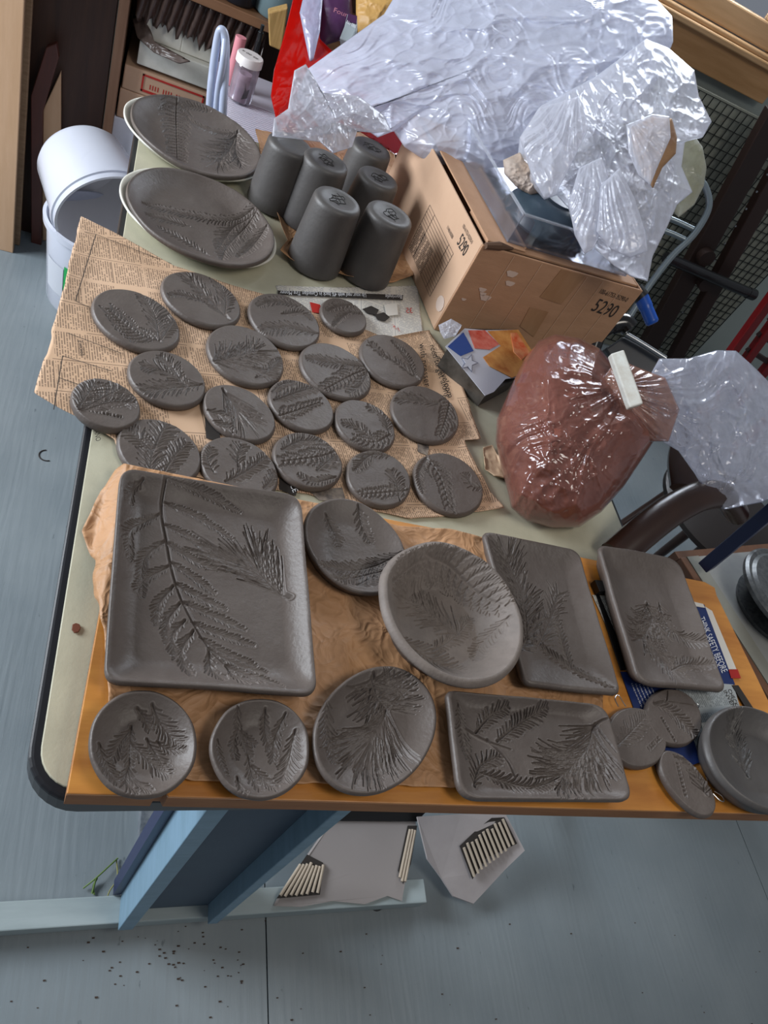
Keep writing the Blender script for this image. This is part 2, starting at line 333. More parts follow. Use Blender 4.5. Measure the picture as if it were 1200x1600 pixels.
# ---------------- star-shaped outlines and concentric grids
def ell(cx, cy, W, H, phi, n=96):       # ellipse in photo pixels from its bounding half-size and tilt
    c2, s2 = math.cos(math.radians(phi)) ** 2, math.sin(math.radians(phi)) ** 2
    d = c2 * c2 - s2 * s2
    if abs(d) < .12: a2 = W * W * 1.28; b2 = max(W * W + H * H - a2, .3 * a2)
    else:
        a2 = (W * W * c2 - H * H * s2) / d; b2 = (H * H * c2 - W * W * s2) / d
    a, b = math.sqrt(max(a2, 9)), math.sqrt(max(b2, a2 * .10)); c, s = math.cos(math.radians(phi)), math.sin(math.radians(phi))
    return [(cx + a * math.cos(t) * c - b * math.sin(t) * s, cy + a * math.cos(t) * s + b * math.sin(t) * c) for t in np.linspace(0, 2 * math.pi, n, endpoint=False)]
def bbe(x0, x1, y0, y1, phi): return ell((x0 + x1) / 2, (y0 + y1) / 2, (x1 - x0) / 2, (y1 - y0) / 2, phi)
def rquad(c, r, n=10, bow=0):          # rounded quadrilateral in pixels
    out = []; c = [np.array(p, float) for p in c]; k = len(c)
    for i in range(k):
        p, a, b = c[i], c[i - 1], c[(i + 1) % k]; ra = r[i] if hasattr(r, '__len__') else r
        u = (a - p) / np.linalg.norm(a - p); v = (b - p) / np.linalg.norm(b - p)
        s, e = p + u * ra, p + v * ra
        for t in np.linspace(0, 1, n): out.append(tuple((1 - t) ** 2 * s + 2 * t * (1 - t) * p + t * t * e))
    return out
class Star:
    def __init__(s, pts, centre=None):
        P = np.array(pts)[:, :2].astype(float)
        if centre is None:
            x, y = P[:, 0], P[:, 1]; x1, y1 = np.roll(x, -1), np.roll(y, -1); cr = x * y1 - x1 * y; A = cr.sum() / 2
            centre = np.array([((x + x1) * cr).sum() / 6 / A, ((y + y1) * cr).sum() / 6 / A])
        s.c = np.array(centre); Q = P - s.c
        s.P = Q
    def R(s, th):                       # exact ray/polygon distance
        out = np.zeros_like(th); dx, dy = np.cos(th), np.sin(th); A = s.P; B = np.roll(A, -1, 0)
        for a, b in zip(A, B):
            e = b - a; den = dx * e[1] - dy * e[0]; den = np.where(np.abs(den) < 1e-12, 1e-12, den)
            t = (a[0] * e[1] - a[1] * e[0]) / den; u = (a[0] * dy - a[1] * dx) / den
            ok = (t > 0) & (u >= -1e-6) & (u <= 1 + 1e-6); out = np.where(ok & (t > out), t, out)
        return out
def cgrid(n):                           # concentric square grid -> rho, theta, quads, boundary loop
    g = np.linspace(-1, 1, n + 1); U, V = np.meshgrid(g, g); U = U.ravel(); V = V.ravel()
    rho = np.maximum(np.abs(U), np.abs(V)); th = np.zeros_like(rho)
    a = np.abs(U) >= np.abs(V); r1 = np.where(a, U, V); r1s = np.where(r1 == 0, 1, r1)
    th = np.where(a, math.pi / 4 * V / r1s, math.pi / 2 - math.pi / 4 * U / r1s); th = np.where(r1 < 0, th + math.pi, th); th = np.where(rho == 0, 0, th)
    idx = np.arange((n + 1) ** 2).reshape(n + 1, n + 1)
    q = np.stack([idx[:-1, :-1], idx[:-1, 1:], idx[1:, 1:], idx[1:, :-1]], -1).reshape(-1, 4)
    b = np.concatenate([idx[0, :-1], idx[:-1, -1], idx[-1, :0:-1], idx[:0:-1, 0]])
    return rho, th, q, b
GR = {}
def grid(n):
    if n not in GR: GR[n] = cgrid(n)
    return GR[n]

# ---------------- pressed leaf patterns: strokes in local metres
class Press:
    def __init__(s, z, c, fn=None): s.S = []; s.z = z; s.c = np.array(c)
    def L(s, p): return Pz(p[0], p[1], s.z)[:2] - s.c
    def seg(s, a, b, w, d): s.S.append((a[0], a[1], b[0], b[1], w, d * 2.0))
    def poly(s, pts, w, d, taper=True):
        n = len(pts) - 1
        for i in range(n): s.seg(pts[i], pts[i + 1], w * (1 - .45 * i / max(n, 1) if taper else 1), d * (1 - .45 * i / max(n, 1) if taper else 1))
    def curve(s, px): return spline([s.L(p) for p in px], 8) if len(px) > 2 else [s.L(px[0]) + (s.L(px[1]) - s.L(px[0])) * t for t in np.linspace(0, 1, 9)]
    @staticmethod
    def walk(pts, step):
        out = []; acc = 0; P = np.array(pts); D = np.linalg.norm(np.diff(P, axis=0), axis=1); T = D.sum(); s0 = 0; k = 0; cum = np.concatenate([[0], np.cumsum(D)])
        for x in np.arange(step * .5, T, step):
            k = min(np.searchsorted(cum, x) - 1, len(D) - 1); t = (x - cum[k]) / D[k]; out.append((P[k] * (1 - t) + P[k + 1] * t, (P[k + 1] - P[k]) / D[k], x / T))
        return out
    def feather(s, px, ln=.012, step=.0032, ang=42, w=.00075, d=.0010, prof=None, pts=None, spine=1):
        C = pts if pts is not None else s.curve(px); 
        if spine: s.poly(C, w * 1.25, d * 1.5)
        for p, t, f in s.walk(C, step):
            l = ln * (math.sin(math.pi * min(1, .12 + f * .88)) ** .6 + .12)
            for sd in (1, -1):
                a = math.radians(ang * random.uniform(.85, 1.15)) * sd; ca, sa = math.cos(a), math.sin(a)
                dr = np.array([t[0] * ca - t[1] * sa, t[0] * sa + t[1] * ca]); q = p + dr * l * random.uniform(.8, 1.1)
                mid = (p + q) / 2 + np.array([-dr[1], dr[0]]) * -sd * l * .07
                s.seg(p, mid, w, d * random.uniform(.7, 1.1)); s.seg(mid, q, w * .85, d * .8)
    def cedar(s, px, ln=.035, step=.012, ang=38, w=.0007, d=.0010, side=(1, -1), sub=.006):
        C = s.curve(px); s.poly(C, w * 1.5, d * 1.5); i = 0
        for p, t, f in s.walk(C, step):
            for sd in side:
                l = ln * (1.08 - .62 * f) * random.uniform(.8, 1.1); a = math.radians(ang * random.uniform(.85, 1.15)) * sd
                dr = np.array([t[0] * math.cos(a) - t[1] * math.sin(a), t[0] * math.sin(a) + t[1] * math.cos(a)]); n_ = np.array([-dr[1], dr[0]]) * -sd
                o = p + t * step * .5 * (sd > 0)
                pts = [o + dr * l * u + n_ * l * .16 * math.sin(u * math.pi) * -1 for u in np.linspace(0, 1, 7)]
                s.poly(pts, w, d * 1.1); s.feather(None, ln=sub, step=.0036, ang=34, w=w * .95, d=d * .85, pts=pts, spine=0)
    def pine(s, px, ln=.04, n=60, a0=12, a1=55, w=.00062, d=.0010, side=(1, -1), fan=1.0):
        C = s.curve(px); s.poly(C, w * 2, d * 1.9); W = s.walk(C, sum(np.linalg.norm(np.diff(np.array(C), axis=0), axis=1)) / n)
        for p, t, f in W:
            for sd in side:
                a = math.radians(random.uniform(a0, a1)) * sd; dr = np.array([t[0] * math.cos(a) - t[1] * math.sin(a), t[0] * math.sin(a) + t[1] * math.cos(a)]); nn = np.array([-dr[1], dr[0]])
                l = ln * random.uniform(.65, 1.05); bend = random.uniform(-.06, .1) * sd
                pts = [p + dr * l * u + nn * l * bend * u * u for u in np.linspace(0, 1, 5)]; s.poly(pts, w * random.uniform(.85, 1.2), d * 1.35 * random.uniform(.6, 1.15))
    def leaf(s, px, wd=.012, w=.0007, d=.0009):       # single leaf with midrib and veins
        C = s.curve(px); s.feather(None, ln=wd, step=.0036, ang=48, w=w, d=d, pts=C)
    def row(s, px, n=9, w=.001, d=.0012):              # row of small stamped characters
        a, b = s.L(px[0]), s.L(px[1]); t = (b - a) / n; nn = np.array([-t[1], t[0]])
        for i in range(n):
            p = a + t * (i + .5); k = i % 3
            s.seg(p - nn * .35, p + nn * .35, w * .7, d)
            if k: s.seg(p - nn * .3, p + t * .4 - nn * .3, w * .7, d)
            if k == 2: s.seg(p + nn * .3, p + t * .4 + nn * .3, w * .7, d)
    def field(s, x, y):
        if not s.S: return np.zeros_like(x)
        h = .00045; x0, y0, x1, y1 = x.min() - .002, y.min() - .002, x.max() + .002, y.max() + .002
        nx, ny = int((x1 - x0) / h) + 2, int((y1 - y0) / h) + 2; D = np.zeros((ny, nx)); Rg = np.zeros((ny, nx)); gx = x0 + np.arange(nx) * h; gy = y0 + np.arange(ny) * h
        for ax, ay, bx, by, w, d in s.S:
            m = w * 3.6; i0, i1 = int((min(ax, bx) - m - x0) / h), int((max(ax, bx) + m - x0) / h) + 2; j0, j1 = int((min(ay, by) - m - y0) / h), int((max(ay, by) + m - y0) / h) + 2
            i0, j0 = max(i0, 0), max(j0, 0); i1, j1 = min(i1, nx), min(j1, ny)
            if i1 <= i0 or j1 <= j0: continue
            X, Y = gx[None, i0:i1], gy[j0:j1, None]; ex, ey = bx - ax, by - ay; q = ex * ex + ey * ey + 1e-14
            t = np.clip(((X - ax) * ex + (Y - ay) * ey) / q, 0, 1); r = np.sqrt((X - ax - t * ex) ** 2 + (Y - ay - t * ey) ** 2) / w
            np.maximum(D[j0:j1, i0:i1], d * np.exp(-r * r * .7), out=D[j0:j1, i0:i1]); np.maximum(Rg[j0:j1, i0:i1], d * .38 * np.exp(-(r - 1.9) ** 2 * 1.3), out=Rg[j0:j1, i0:i1])
        Hh = Rg * np.clip(1 - D / .0006, 0, 1) - D
        fx, fy = (x - x0) / h, (y - y0) / h; i, j = fx.astype(int), fy.astype(int); u, v = fx - i, fy - j
        return Hh[j, i] * (1 - u) * (1 - v) + Hh[j, i + 1] * u * (1 - v) + Hh[j + 1, i] * (1 - u) * v + Hh[j + 1, i + 1] * u * v

def clay_body(name, outline, base, tf, rim, rho0, draw, label, cat, group=None, n=130, m=clay, th=None, tilt=(0, 0), wob=.008, edge=.0022, power=1.6, parent=None, saddle=0, lipw=0, seed=None, steep=True):
    """slab or dish: outline in photo pixels on its rim plane; base z; floor thickness tf; rim height; rim starts at rho0"""
    zr = base + tf + rim * .9
    W = np.array([Pz(x, y, zr)[:2] for x, y in outline]); st = Star(W); c = st.c
    rho, t, q, b = grid(n); sd = seed if seed is not None else random.randint(0, 9999)
    ttab = np.linspace(-math.pi, math.pi, 1441); Rtab = st.R(ttab); Rt = np.interp((t + math.pi) % (2 * math.pi) - math.pi, ttab, Rtab)
    Rt = Rt * (1 + wob * vnoise(np.cos(t) * 2.2, np.sin(t) * 2.2, s=sd))
    x, y = rho * Rt * np.cos(t), rho * Rt * np.sin(t)
    s = np.clip((rho - rho0) / (1 - lipw - rho0), 0, 1); prof = s ** power
    z0 = base + tf + rim * prof * (1 + .10 * vnoise(np.cos(t) * 1.5 + 9, np.sin(t) * 1.5, s=sd)) + .0006 * fbm(x * 40, y * 40, s=sd, o=3)
    if saddle: z0 += saddle * s * np.cos(2 * t)
    pr = Press(zr, c); 
    if draw: draw(pr)
    dep = pr.field(x, y) * np.clip((1.0 - rho) / .04, 0, 1)
    e = np.clip((rho - (1 - .05)) / .05, 0, 1)
    z = z0 + dep - edge * e ** 2.2
    V = np.stack([x, y, z], -1)
    # flank and underside
    th = th or tf; zb = z0[b]; bx, by = x[b], y[b]; nb = len(b); loops = []
    out = 1 + min(.0012 / np.mean(Rt), .03)
    loops.append(np.stack([bx * out, by * out, zb - edge - .25 * th], -1)); loops.append(np.stack([bx * out, by * out, np.maximum(base + .0008, zb - edge - .6 * th)], -1))
    for r_ in ([.995] if rim < .004 else ([.99, .97, .95, .93, .90] if steep else [.985, .94, .88, .80, .70])):
        s_ = max(0, (r_ - rho0) / (1 - rho0)) ** power if not steep else max(0, (r_ - .90) / .10); loops.append(np.stack([bx * r_, by * r_, np.maximum(base, base + (zb - base - tf) * s_ + (0 if r_ < .99 else 0) + (tf - th) * (s_ > 0))], -1))
    fl = loops[-1].copy(); fl[:, 2] = base; fl[:, :2] *= .985; loops.append(fl)
    V = np.concatenate([V] + loops + [np.array([[0, 0, base]])]); nv = (n + 1) ** 2; F_ = [q]; prev = b
    for k in range(len(loops)):
        cur = nv + k * nb + np.arange(nb); F_.append(np.stack([prev, cur, np.roll(cur, -1), np.roll(prev, -1)], -1)); prev = cur
    ctr = np.full(nb // 2, nv + len(loops) * nb); pp = prev
    F_.append(np.stack([pp[0::2], ctr, np.roll(pp, -2)[0::2], np.roll(pp, -1)[0::2]], -1))
    o_ = np.array([c[0], c[1], base]); V[:, 2] -= base
    if tilt != (0, 0):
        V[:, 2] += np.clip(tilt[0] * V[:, 0] + tilt[1] * V[:, 1] + abs(tilt[0]) * np.abs(V[:, 0]).max() + abs(tilt[1]) * np.abs(V[:, 1]).max(), 0, 1)
    o = link(name, V, np.concatenate(F_), m); o.location = tuple(o_)
    if label: tag(o, label, cat, group)
    if parent: o.parent = parent; o.matrix_parent_inverse = parent.matrix_basis.inverted()
    return o

def sheet(name, px, z, m, n=90, amp=.0012, curl=.006, sc=14, zf=None, label=None, cat=None, group=None, parent=None, thick=.0004, seed=0, centre=None, jag=.006):
    """loose sheet of paper: outline in photo pixels lying at height z"""
    W = np.array([Pz(x, y, z)[:2] for x, y in px]); st = Star(W, centre)
    rho, t, q, b = grid(n); tt = np.linspace(-math.pi, math.pi, 2881); Rt = np.interp((t + math.pi) % (2 * math.pi) - math.pi, tt, st.R(tt)) * (1 + jag * vnoise(np.cos(t) * 14, np.sin(t) * 14, s=seed))
    x, y = rho * Rt * np.cos(t), rho * Rt * np.sin(t); X, Y = x + st.c[0], y + st.c[1]
    zz = z + amp * (.5 + .5 * crease(X * sc, Y * sc, s=seed)) + curl * np.clip((rho - .86) / .14, 0, 1) ** 2 * (.5 + .5 * vnoise(np.cos(t) * 3, np.sin(t) * 3, s=seed + 3))
    if zf is not None: zz = zf(X, Y, zz)
    o = link(name, np.stack([x, y, zz - z], -1), q, m); o.location = (st.c[0], st.c[1], z)
    if thick: sm = o.modifiers.new('s', 'SOLIDIFY'); sm.thickness = thick; sm.offset = -1
    if label: tag(o, label, cat, group)
    if parent: o.parent = parent; o.matrix_parent_inverse = parent.matrix_basis.inverted()
    return o

def pillow(name, px, dfun, front, back, m, n=110, amp=.012, sc=14, seed=0, fine=.25, label=None, cat=None, parent=None, zmin=None, stretch=(1, 1, 1), group=None, smooth_edge=.5, centre=None, gather=None, octv=3):
    """closed soft film volume: silhouette in photo pixels, own distance from the lens, thickness towards and away in metres"""
    st = Star(np.array(px, float), centre); rho, t, q, b = grid(n); tt = np.linspace(-math.pi, math.pi, 2881)
    Rt = np.interp((t + math.pi) % (2 * math.pi) - math.pi, tt, st.R(tt)); U = st.c[0] + rho * Rt * np.cos(t); V_ = st.c[1] + rho * Rt * np.sin(t)
    dep = dfun(U, V_); rays = FW[None] * F + RT[None] * (U - 600)[:, None] - UP[None] * (V_ - 800)[:, None]
    P0 = CAM + rays * (dep / F)[:, None]; dirn = rays / np.linalg.norm(rays, axis=1)[:, None]; cap = (1 - np.clip(rho, 0, 1) ** 2) ** smooth_edge
    def disp(P, s): 
        a = P * np.array(stretch) * sc; wx = vnoise(a[:, 0] * .5, a[:, 1] * .5, a[:, 2] * .5, s + 40) * 1.3
        g = 0
        if gather:
            gx, gy, k, ga = gather; an = np.arctan2(V_ - gy, U - gx); rr = np.hypot(U - gx, V_ - gy)
            g = ga * crease(an * k + .012 * rr * vnoise(U / 60, V_ / 60, s=s), rr / 160, s=s + 5, o=2) * np.clip(rr / 25, 0, 1)
        return g + amp * (facet(P * np.array(stretch), sc, s, octv) + fine * crease(a[:, 0] * 3.1, a[:, 1] * 3.1, a[:, 2] * 3.1, s + 9, 2))
    A = P0 - dirn * (front * cap + disp(P0, seed) * (.35 + .65 * cap))[:, None]
    B = P0 + dirn * (back * cap)[:, None] - dirn * (disp(P0 + dirn * .2, seed + 100) * (.35 + .65 * cap))[:, None]; B[b] = A[b]
    if zmin is not None: A[:, 2] = np.maximum(A[:, 2], zmin); B[:, 2] = np.maximum(B[:, 2], zmin)
    nv = len(A); inner = np.setdiff1d(np.arange(nv), b); mp = np.arange(nv); mp[inner] = nv + np.arange(len(inner))
    V = np.concatenate([A, B[inner]]); c = A.mean(0); V = V - c
    o = link(name, V, np.concatenate([q[:, ::-1], mp[q]]), m); o.location = tuple(c)
    if label: tag(o, label, cat, group)
    if parent: o.parent = parent; o.matrix_parent_inverse = parent.matrix_basis.inverted()
    return o
def struct(o): o['kind'] = 'structure'; return o
# ================================================================== SETTING
fl = floor_mat()
seam_x = (.408, -.812, 1.628, 2.85)
f = MB(); xs = [-2.4, -.812, .408, 1.628, 3.4]
for i in range(4): f.box((xs[i] + .0012, -1.4, -.02), (xs[i + 1] - .0012, 2.45, 0))
f.box((-2.4, -1.4, -.05), (3.4, 2.45, -.021))
o = struct(f.build('floor', fl))
f = MB(); f.box((-2.4, 2.42, 0), (3.4, 2.5, 1.08)); f.box((-2.4, 2.42, 1.08), (.75, 2.5, 2.4)); f.box((2.05, 2.42, 1.08), (3.4, 2.5, 2.4)); f.box((.75, 2.42, 2.1), (2.05, 2.5, 2.4))
struct(f.build('wall_back', wall_m))
# window over the bench
wf = MB(); wf.box((.7, 2.37, 1.002), (1.888, 2.42, 1.09)); fr = struct(wf.build('window_1', pine, bevel=.003))
m_ = MB(); m_.box((.66, 2.345, 1.09), (1.95, 2.42, 1.108)); m_.box((.70, 2.36, 1.108), (1.80, 2.42, 1.122)); struct(m_.build('window_sill', pine2, fr, bevel=.004))
m_ = MB(); m_.box((1.80, 2.365, 1.11), (1.89, 2.42, 2.15)); m_.box((.66, 2.365, 1.11), (.74, 2.42, 2.15)); m_.box((.66, 2.365, 2.1), (1.89, 2.42, 2.18)); struct(m_.build('window_casing', pine, fr, bevel=.003))
m_ = MB()
for lo, hi in (((.745, 2.385, 1.125), (1.79, 2.42, 1.19)), ((1.72, 2.385, 1.19), (1.79, 2.42, 2.1)), ((.745, 2.385, 1.19), (.81, 2.42, 2.1)), ((.745, 2.385, 2.04), (1.79, 2.42, 2.1))): m_.box(lo, hi)
struct(m_.build('window_sash', pine2, fr, bevel=.005))
gm = mat('window_glass', 'f4f8ff', .02, trans=1.0); m_ = MB(); m_.box((.81, 2.405, 1.19), (1.72, 2.409, 2.04)); struct(m_.build('window_pane', gm, fr))

# wire grid panel against the wall
g = MB(); gx0, gx1, gz0, gz1 = 1.25, 2.42, .03, .965; r = .0009
for i in range(39):
    x = gx0 + (gx1 - gx0) * i / 38; g.box((x - r, 2.330, gz0), (x + r, 2.334, gz1))
for i in range(31):
    z = gz0 + (gz1 - gz0) * i / 30; g.box((gx0, 2.334, z - r), (gx1, 2.338, z + r))
pan = empty('wire_grid_panel', (1.8, 2.34, 0), 'dark wire grid panel over a backing toned as shaded wall, leaning on it under the window', 'panel')
wg = g.build('wire_mesh', wire_m, pan); b_ = MB(); b_.box((gx0 - .01, 2.345, 0), (gx1 + .01, 2.36, gz1 + .005)); b_.build('shade_backing', shaded_wall_m, pan)  # flat sheet behind the wires carries the wall's shade in its colour

# ------------------------------------------------------------------ left: panels, bookcase, buckets
def slab(name, x0, x1, y0, y1, z0, z1, m, **k): b = MB(); b.box((x0, y0, z0), (x1, y1, z1)); return b.build(name, m, bevel=k.get('bevel', .002), parent=k.get('parent'))
p1 = empty('sheet_panel', (-.6, 1.9, 0), 'tall tan plywood sheet standing upright at the far left edge', 'panel')
slab('panel_face', -1.2, -.262, 1.895, 1.899, 0, 1.5, tan_wood, parent=p1); slab('panel_core', -1.2, -.2615, 1.8995, 1.915, 0, 1.5, tan_edge, parent=p1)
o = slab('sheet_panel', -1.2, -.252, 1.935, 1.95, 0.001, 1.3, tan_edge); tag(o, 'thinner tan sheet standing close behind the tall plywood sheet', 'panel')
# reddish board with a sloping shoulder, and tan board behind
Y = 1.965
pts = [Py(48, 388, Y), Py(48, 150, Y), Py(72, 74, Y), Py(88, 68, Y), Py(92, 90, Y), Py(67, 175, Y), Py(64, 388, Y)]
m_ = MB(); m_.prism([(p[0], Y, max(p[2], .0)) for p in pts], (0, .018, 0)); o = m_.build('shaped_board', red_wood, bevel=.002); tag(o, 'reddish brown wooden board with a sloping top edge standing beside the tan sheets', 'board')
Y = 1.99; pts = [Py(66, 380, Y), Py(66, 175, Y), Py(95, 112, Y), Py(95, 380, Y)]
m_ = MB(); m_.prism([(p[0], Y, max(p[2], .0)) for p in pts], (0, .012, 0)); o = m_.build('shaped_board', tan_wood, bevel=.002); tag(o, 'narrow tan board with slanted top between the reddish board and dark brown side panel', 'board')
o = slab('side_panel', -.42, -.085, 2.01, 2.03, 0, 1.2, md_wood); o.name = 'wooden_side_panel'; tag(o, 'dark brown wooden panel with a knot standing left of the open bookcase', 'panel')

bc = empty('bookcase', (.3, 2.0, 0), 'dark brown open bookcase with cartons and jars behind the work table', 'bookcase')
slab('side_board', -.083, -.060, 2.000, 2.36, 0, 1.25, edge_wood, parent=bc); slab('side_board', .86, .885, 2.000, 2.36, 0, 1.25, edge_wood, parent=bc)
slab('shelf', -.059, .859, 2.0, 2.35, .735, .757, shelf_wd, parent=bc); slab('shelf', -.059, .859, 2.0, 2.35, .10, .12, shelf_wd, parent=bc)
slab('back_panel', -.083, .885, 2.362, 2.37, 0, 1.25, md_wood, parent=bc); slab('shelf', -.059, .859, 2.0, 2.35, 1.19, 1.21, shelf_wd, parent=bc)
# metal latch on the bookcase foot side
la = MB(); p = Py(170, 250, 1.995); la.box((p[0] - .012, 1.990, p[2] - .03), (p[0] + .012, 1.998, p[2] + .02)); la.tube([p + [0, -.004, .0], p + [0, -.012, 0]], .006, 10); o = la.build('metal_bracket', grime, bc, bevel=.001)
def carton(name, px0, px1, pyt, pyb, m, label, cat, dep=.25, Y=2.03, z0=None, z1=None, group=None):
    a = Py(px0, pyt, Y); b = Py(px1, pyb, Y)
    z0 = b[2] if z0 is None else z0; z1 = a[2] if z1 is None else z1
    o = slab(name, a[0], b[0], Y, Y + dep, z0, z1, m, bevel=.003); tag(o, label, cat, group); return o
# stack on lower shelf: base at .12
carton('plastic_tub', 182, 330, 150, 200, white_pl, 'white plastic tub at the bottom of the bookcase stack', 'tub', z0=.1205, z1=.40)
carton('cardboard_box', 190, 330, 120, 170, card_lt, 'wide flat tan carton under the red-lined carton in the bookcase', 'box', z0=.401, z1=.475)
c2 = carton('cardboard_box', 196, 330, 95, 150, card_lt, 'flat carton with a red printed border in the bookcase', 'box', z0=.476, z1=.535)
a = Py(226, 100, 2.0285); b = Py(322, 140, 2.0285)
fr_ = MB(); x0, x1, zt, zb = a[0], b[0], .528, .486
for lo, hi in (((x0, 2.0275, zt - .004), (x1, 2.0298, zt)), ((x0, 2.0275, zb), (x1, 2.0298, zb + .005)), ((x0, 2.0275, zb), (x0 + .004, 2.0298, zt)), ((x1 - .004, 2.0275, zb), (x1, 2.0298, zt))): fr_.box(lo, hi)
fr_.build('red_border', red_ink, c2)
text3('box_print', 'POTTERY SUPPLY'[:0] or 'IIII IIII II IIIII', (x0 + .02, 2.0298, .496), (x1 - .02, 2.0298, .496), (0, 0, .012), red_ink, c2)
wl = carton('white_box', 222, 335, 42, 100, plaster, 'long white box lying on the tan cartons in the bookcase', 'box', z0=.545, z1=.60)
wl2 = carton('white_box', 232, 288, 0, 50, plaster, 'white block wrapped in film at the left of the upper pair in the bookcase', 'box', z0=.601, z1=.70, Y=2.05)
wl3 = carton('white_box', 291, 345, 30, 75, plaster, 'white block right of the film-wrapped block on the upper row in the bookcase', 'box', z0=.601, z1=.69, Y=2.05)
# crumpled brown film draped over the blocks
fr2 = MB(); pts = []
for i in range(60):
    t = i / 59; x = -.045 + t * .30; zt = .733; zb = .665 - .012 * abs(math.sin(i * .9)) - .02 * random.random() - .01 * t; pts.append((x, zt, zb))
V = []; Fc = []
for j in range(9):
    for i, (x, zt, zb) in enumerate(pts): V.append((x, 2.035 + .012 * math.sin(i * 1.3 + j * .5), zt + (zb - zt) * j / 8))
for j in range(8):
    for i in range(59): Fc.append((j * 60 + i, j * 60 + i + 1, (j + 1) * 60 + i + 1, (j + 1) * 60 + i))
o = link('plastic_wrap', V, Fc, mat('brown_film', '4d3c36', .3), None); sm = o.modifiers.new('s', 'SOLIDIFY'); sm.thickness = .0015; tag(o, 'crinkled dark brown wrap hanging over the white blocks in the bookcase', 'wrap')
V = [(x, y, z) for (x, y, z) in []]
o = pillow('plastic_wrap', [(206, 28), (222, 24), (236, 48), (228, 60), (262, 78), (300, 96), (280, 100), (240, 82), (214, 58)], lambda U, V: 2.03 / (ray(220, 60) / F)[1] + 0 * U, .004, .002, mat('grey_wrap', '5c4f49', .3), n=40, amp=.004, sc=40, label='crinkled grey brown wrap in front of the long white box left end', cat='wrap', seed=4)
# jars on the upper shelf
def jar_round(name, c, r, h, m, label, cat, lab=None):
    t = MB(); t.lathe([(r * .9, 0), (r, .006), (r, h * .8), (r * .6, h * .92), (r * .6, h)], 40, Matrix.Translation(c)); o = t.build(name, m, smooth=True); tag(o, label, cat)
    if lab:
        l = MB(); l.lathe([(r + .0006, h * .25), (r + .0006, h * .6)], 40, Matrix.Translation(c), False, False); l.build('label_band', lab, o, smooth=True)
    return o
p = Py(367, 10, 2.04); jar_round('glass_jar', (p[0], 2.06, .758), .048, .2, glass_dk, 'dark jar with a white band on the top shelf, left of the blue-grey jar', 'jar', white_pl)
p = Py(425, 12, 2.04); jar_round('glass_jar', (p[0] + .01, 2.06, .758), .05, .2, bottle_g, 'blue-grey jar on the top shelf beside the red bag', 'jar')
# brush / bristle bundle hanging by the red bag
Y = 1.93; pts = [Py(419, 20, Y), Py(450, 12, Y), Py(440, 80, Y), Py(421, 72, Y)]
m_ = MB(); m_.prism([tuple(p) for p in pts], (0, .03, 0)); o = m_.build('brush', brush, bevel=.003); tag(o, 'tan wooden slatted strip between the bookcase shelf and red bag', 'brush')

# buckets
b1 = empty('plastic_bucket', (-.045, 1.78, 0), 'upright white plastic bucket with green label on the floor beside the table', 'bucket')
t = MB(); R1 = .135; t.lathe([(.112, 0), (.116, .006), (R1 - .006, .225), (R1 + .003, .227), (R1 + .004, .243), (R1 - .004, .245), (R1 - .009, .235), (.108, .010), (.0, .010)], 64, Matrix.Translation((-.045, 1.78, 0)), True, False); t.build('bucket_body', bucket_pl, b1, smooth=True)
t = MB()
for (m0, a0, a1, zz0, zz1, mm, nm) in ((None, 236, 262, .05, .16, green_m, 'green_label'), (None, 205, 235, .06, .15, mat('label_grey', 'b8bcc4', .5), 'printed_label')):
    t = MB(); vs = []; fs = []
    for k in range(13):
        a = math.radians(a0 + (a1 - a0) * k / 12)
        for z in (zz0, zz1): rr = .1165 + (R1 - .006 - .1165) * z / .225 + .0012; vs.append((-.045 + rr * math.cos(a), 1.78 + rr * math.sin(a), z))
    fs = [(2 * k, 2 * k + 2, 2 * k + 3, 2 * k + 1) for k in range(12)]; t.add(vs, fs); t.build(nm, mm, b1)
b2 = empty('plastic_bucket', (-.09, 1.86, .24), 'white plastic bucket lying tilted on top of the upright one', 'bucket')
Bc, Mc = Vector((-.125, 1.90, .335)), Vector((-.035, 1.735, .295)); ax = (Mc - Bc).normalized(); hh = (Mc - Bc).length
Mx = Matrix.Translation(Bc) @ ax.to_track_quat('Z', 'Y').to_matrix().to_4x4()
t = MB(); t.lathe([(.0, 0), (.07, .0), (.098, .006), (.108, .022), (.124, hh - .03), (.129, hh - .028), (.130, hh - .016), (.126, hh - .014), (.127, hh)], 72, Mx, False, False); t.build('bucket_body', bucket_pl, b2, smooth=True)
t = MB(); t.lathe([(.127, hh), (.121, hh), (.104, .020), (.09, .010), (0, .009)], 72, Mx, False, False); t.build('bucket_inside', mat('bucket_inner', 'e2e0de', .7), b2, smooth=True)

# ------------------------------------------------------------------ mesh bin, jar, folded tube
mb = empty('mesh_drawer_bin', (.24, 1.66, 0), 'pale grey mesh topped bin behind the table carrying the pink jar', 'bin')
mesh_top = mat('hatched_plastic', 'a9a7b2', .5)
slab('bin_body', .145, .40, 1.49, 1.90, 0, .662, mat('bin_grey', '9c9aa6', .5), parent=mb)
slab('bin_top', .140, .405, 1.485, 1.905, .6625, .668, mat('bin_top_grey', 'b3afba', .45), parent=mb)
t = MB()
for i in range(46):
    x = .150 + i * .0087
    if x > .27 + .125: break
    t.box((.15, 1.49 + i * .0088, .668), (.395, 1.4925 + i * .0088, .6700))
t.build('top_ribs', mat('rib_grey', 'd2cfda', .4), mb)
jc = Vector((.196, 1.735, .6705)); jr = empty('plastic_jar', jc, 'clear screw-top jar with pink contents and a written lid on the mesh bin', 'jar')
t = MB(); t.lathe([(.022, 0), (.026, .003), (.0265, .072), (.0245, .078), (.0235, .080), (.0235, .004), (0, .004)], 40, Matrix.Translation(jc), True, False); t.build('jar_body', film_jar, jr, smooth=True)
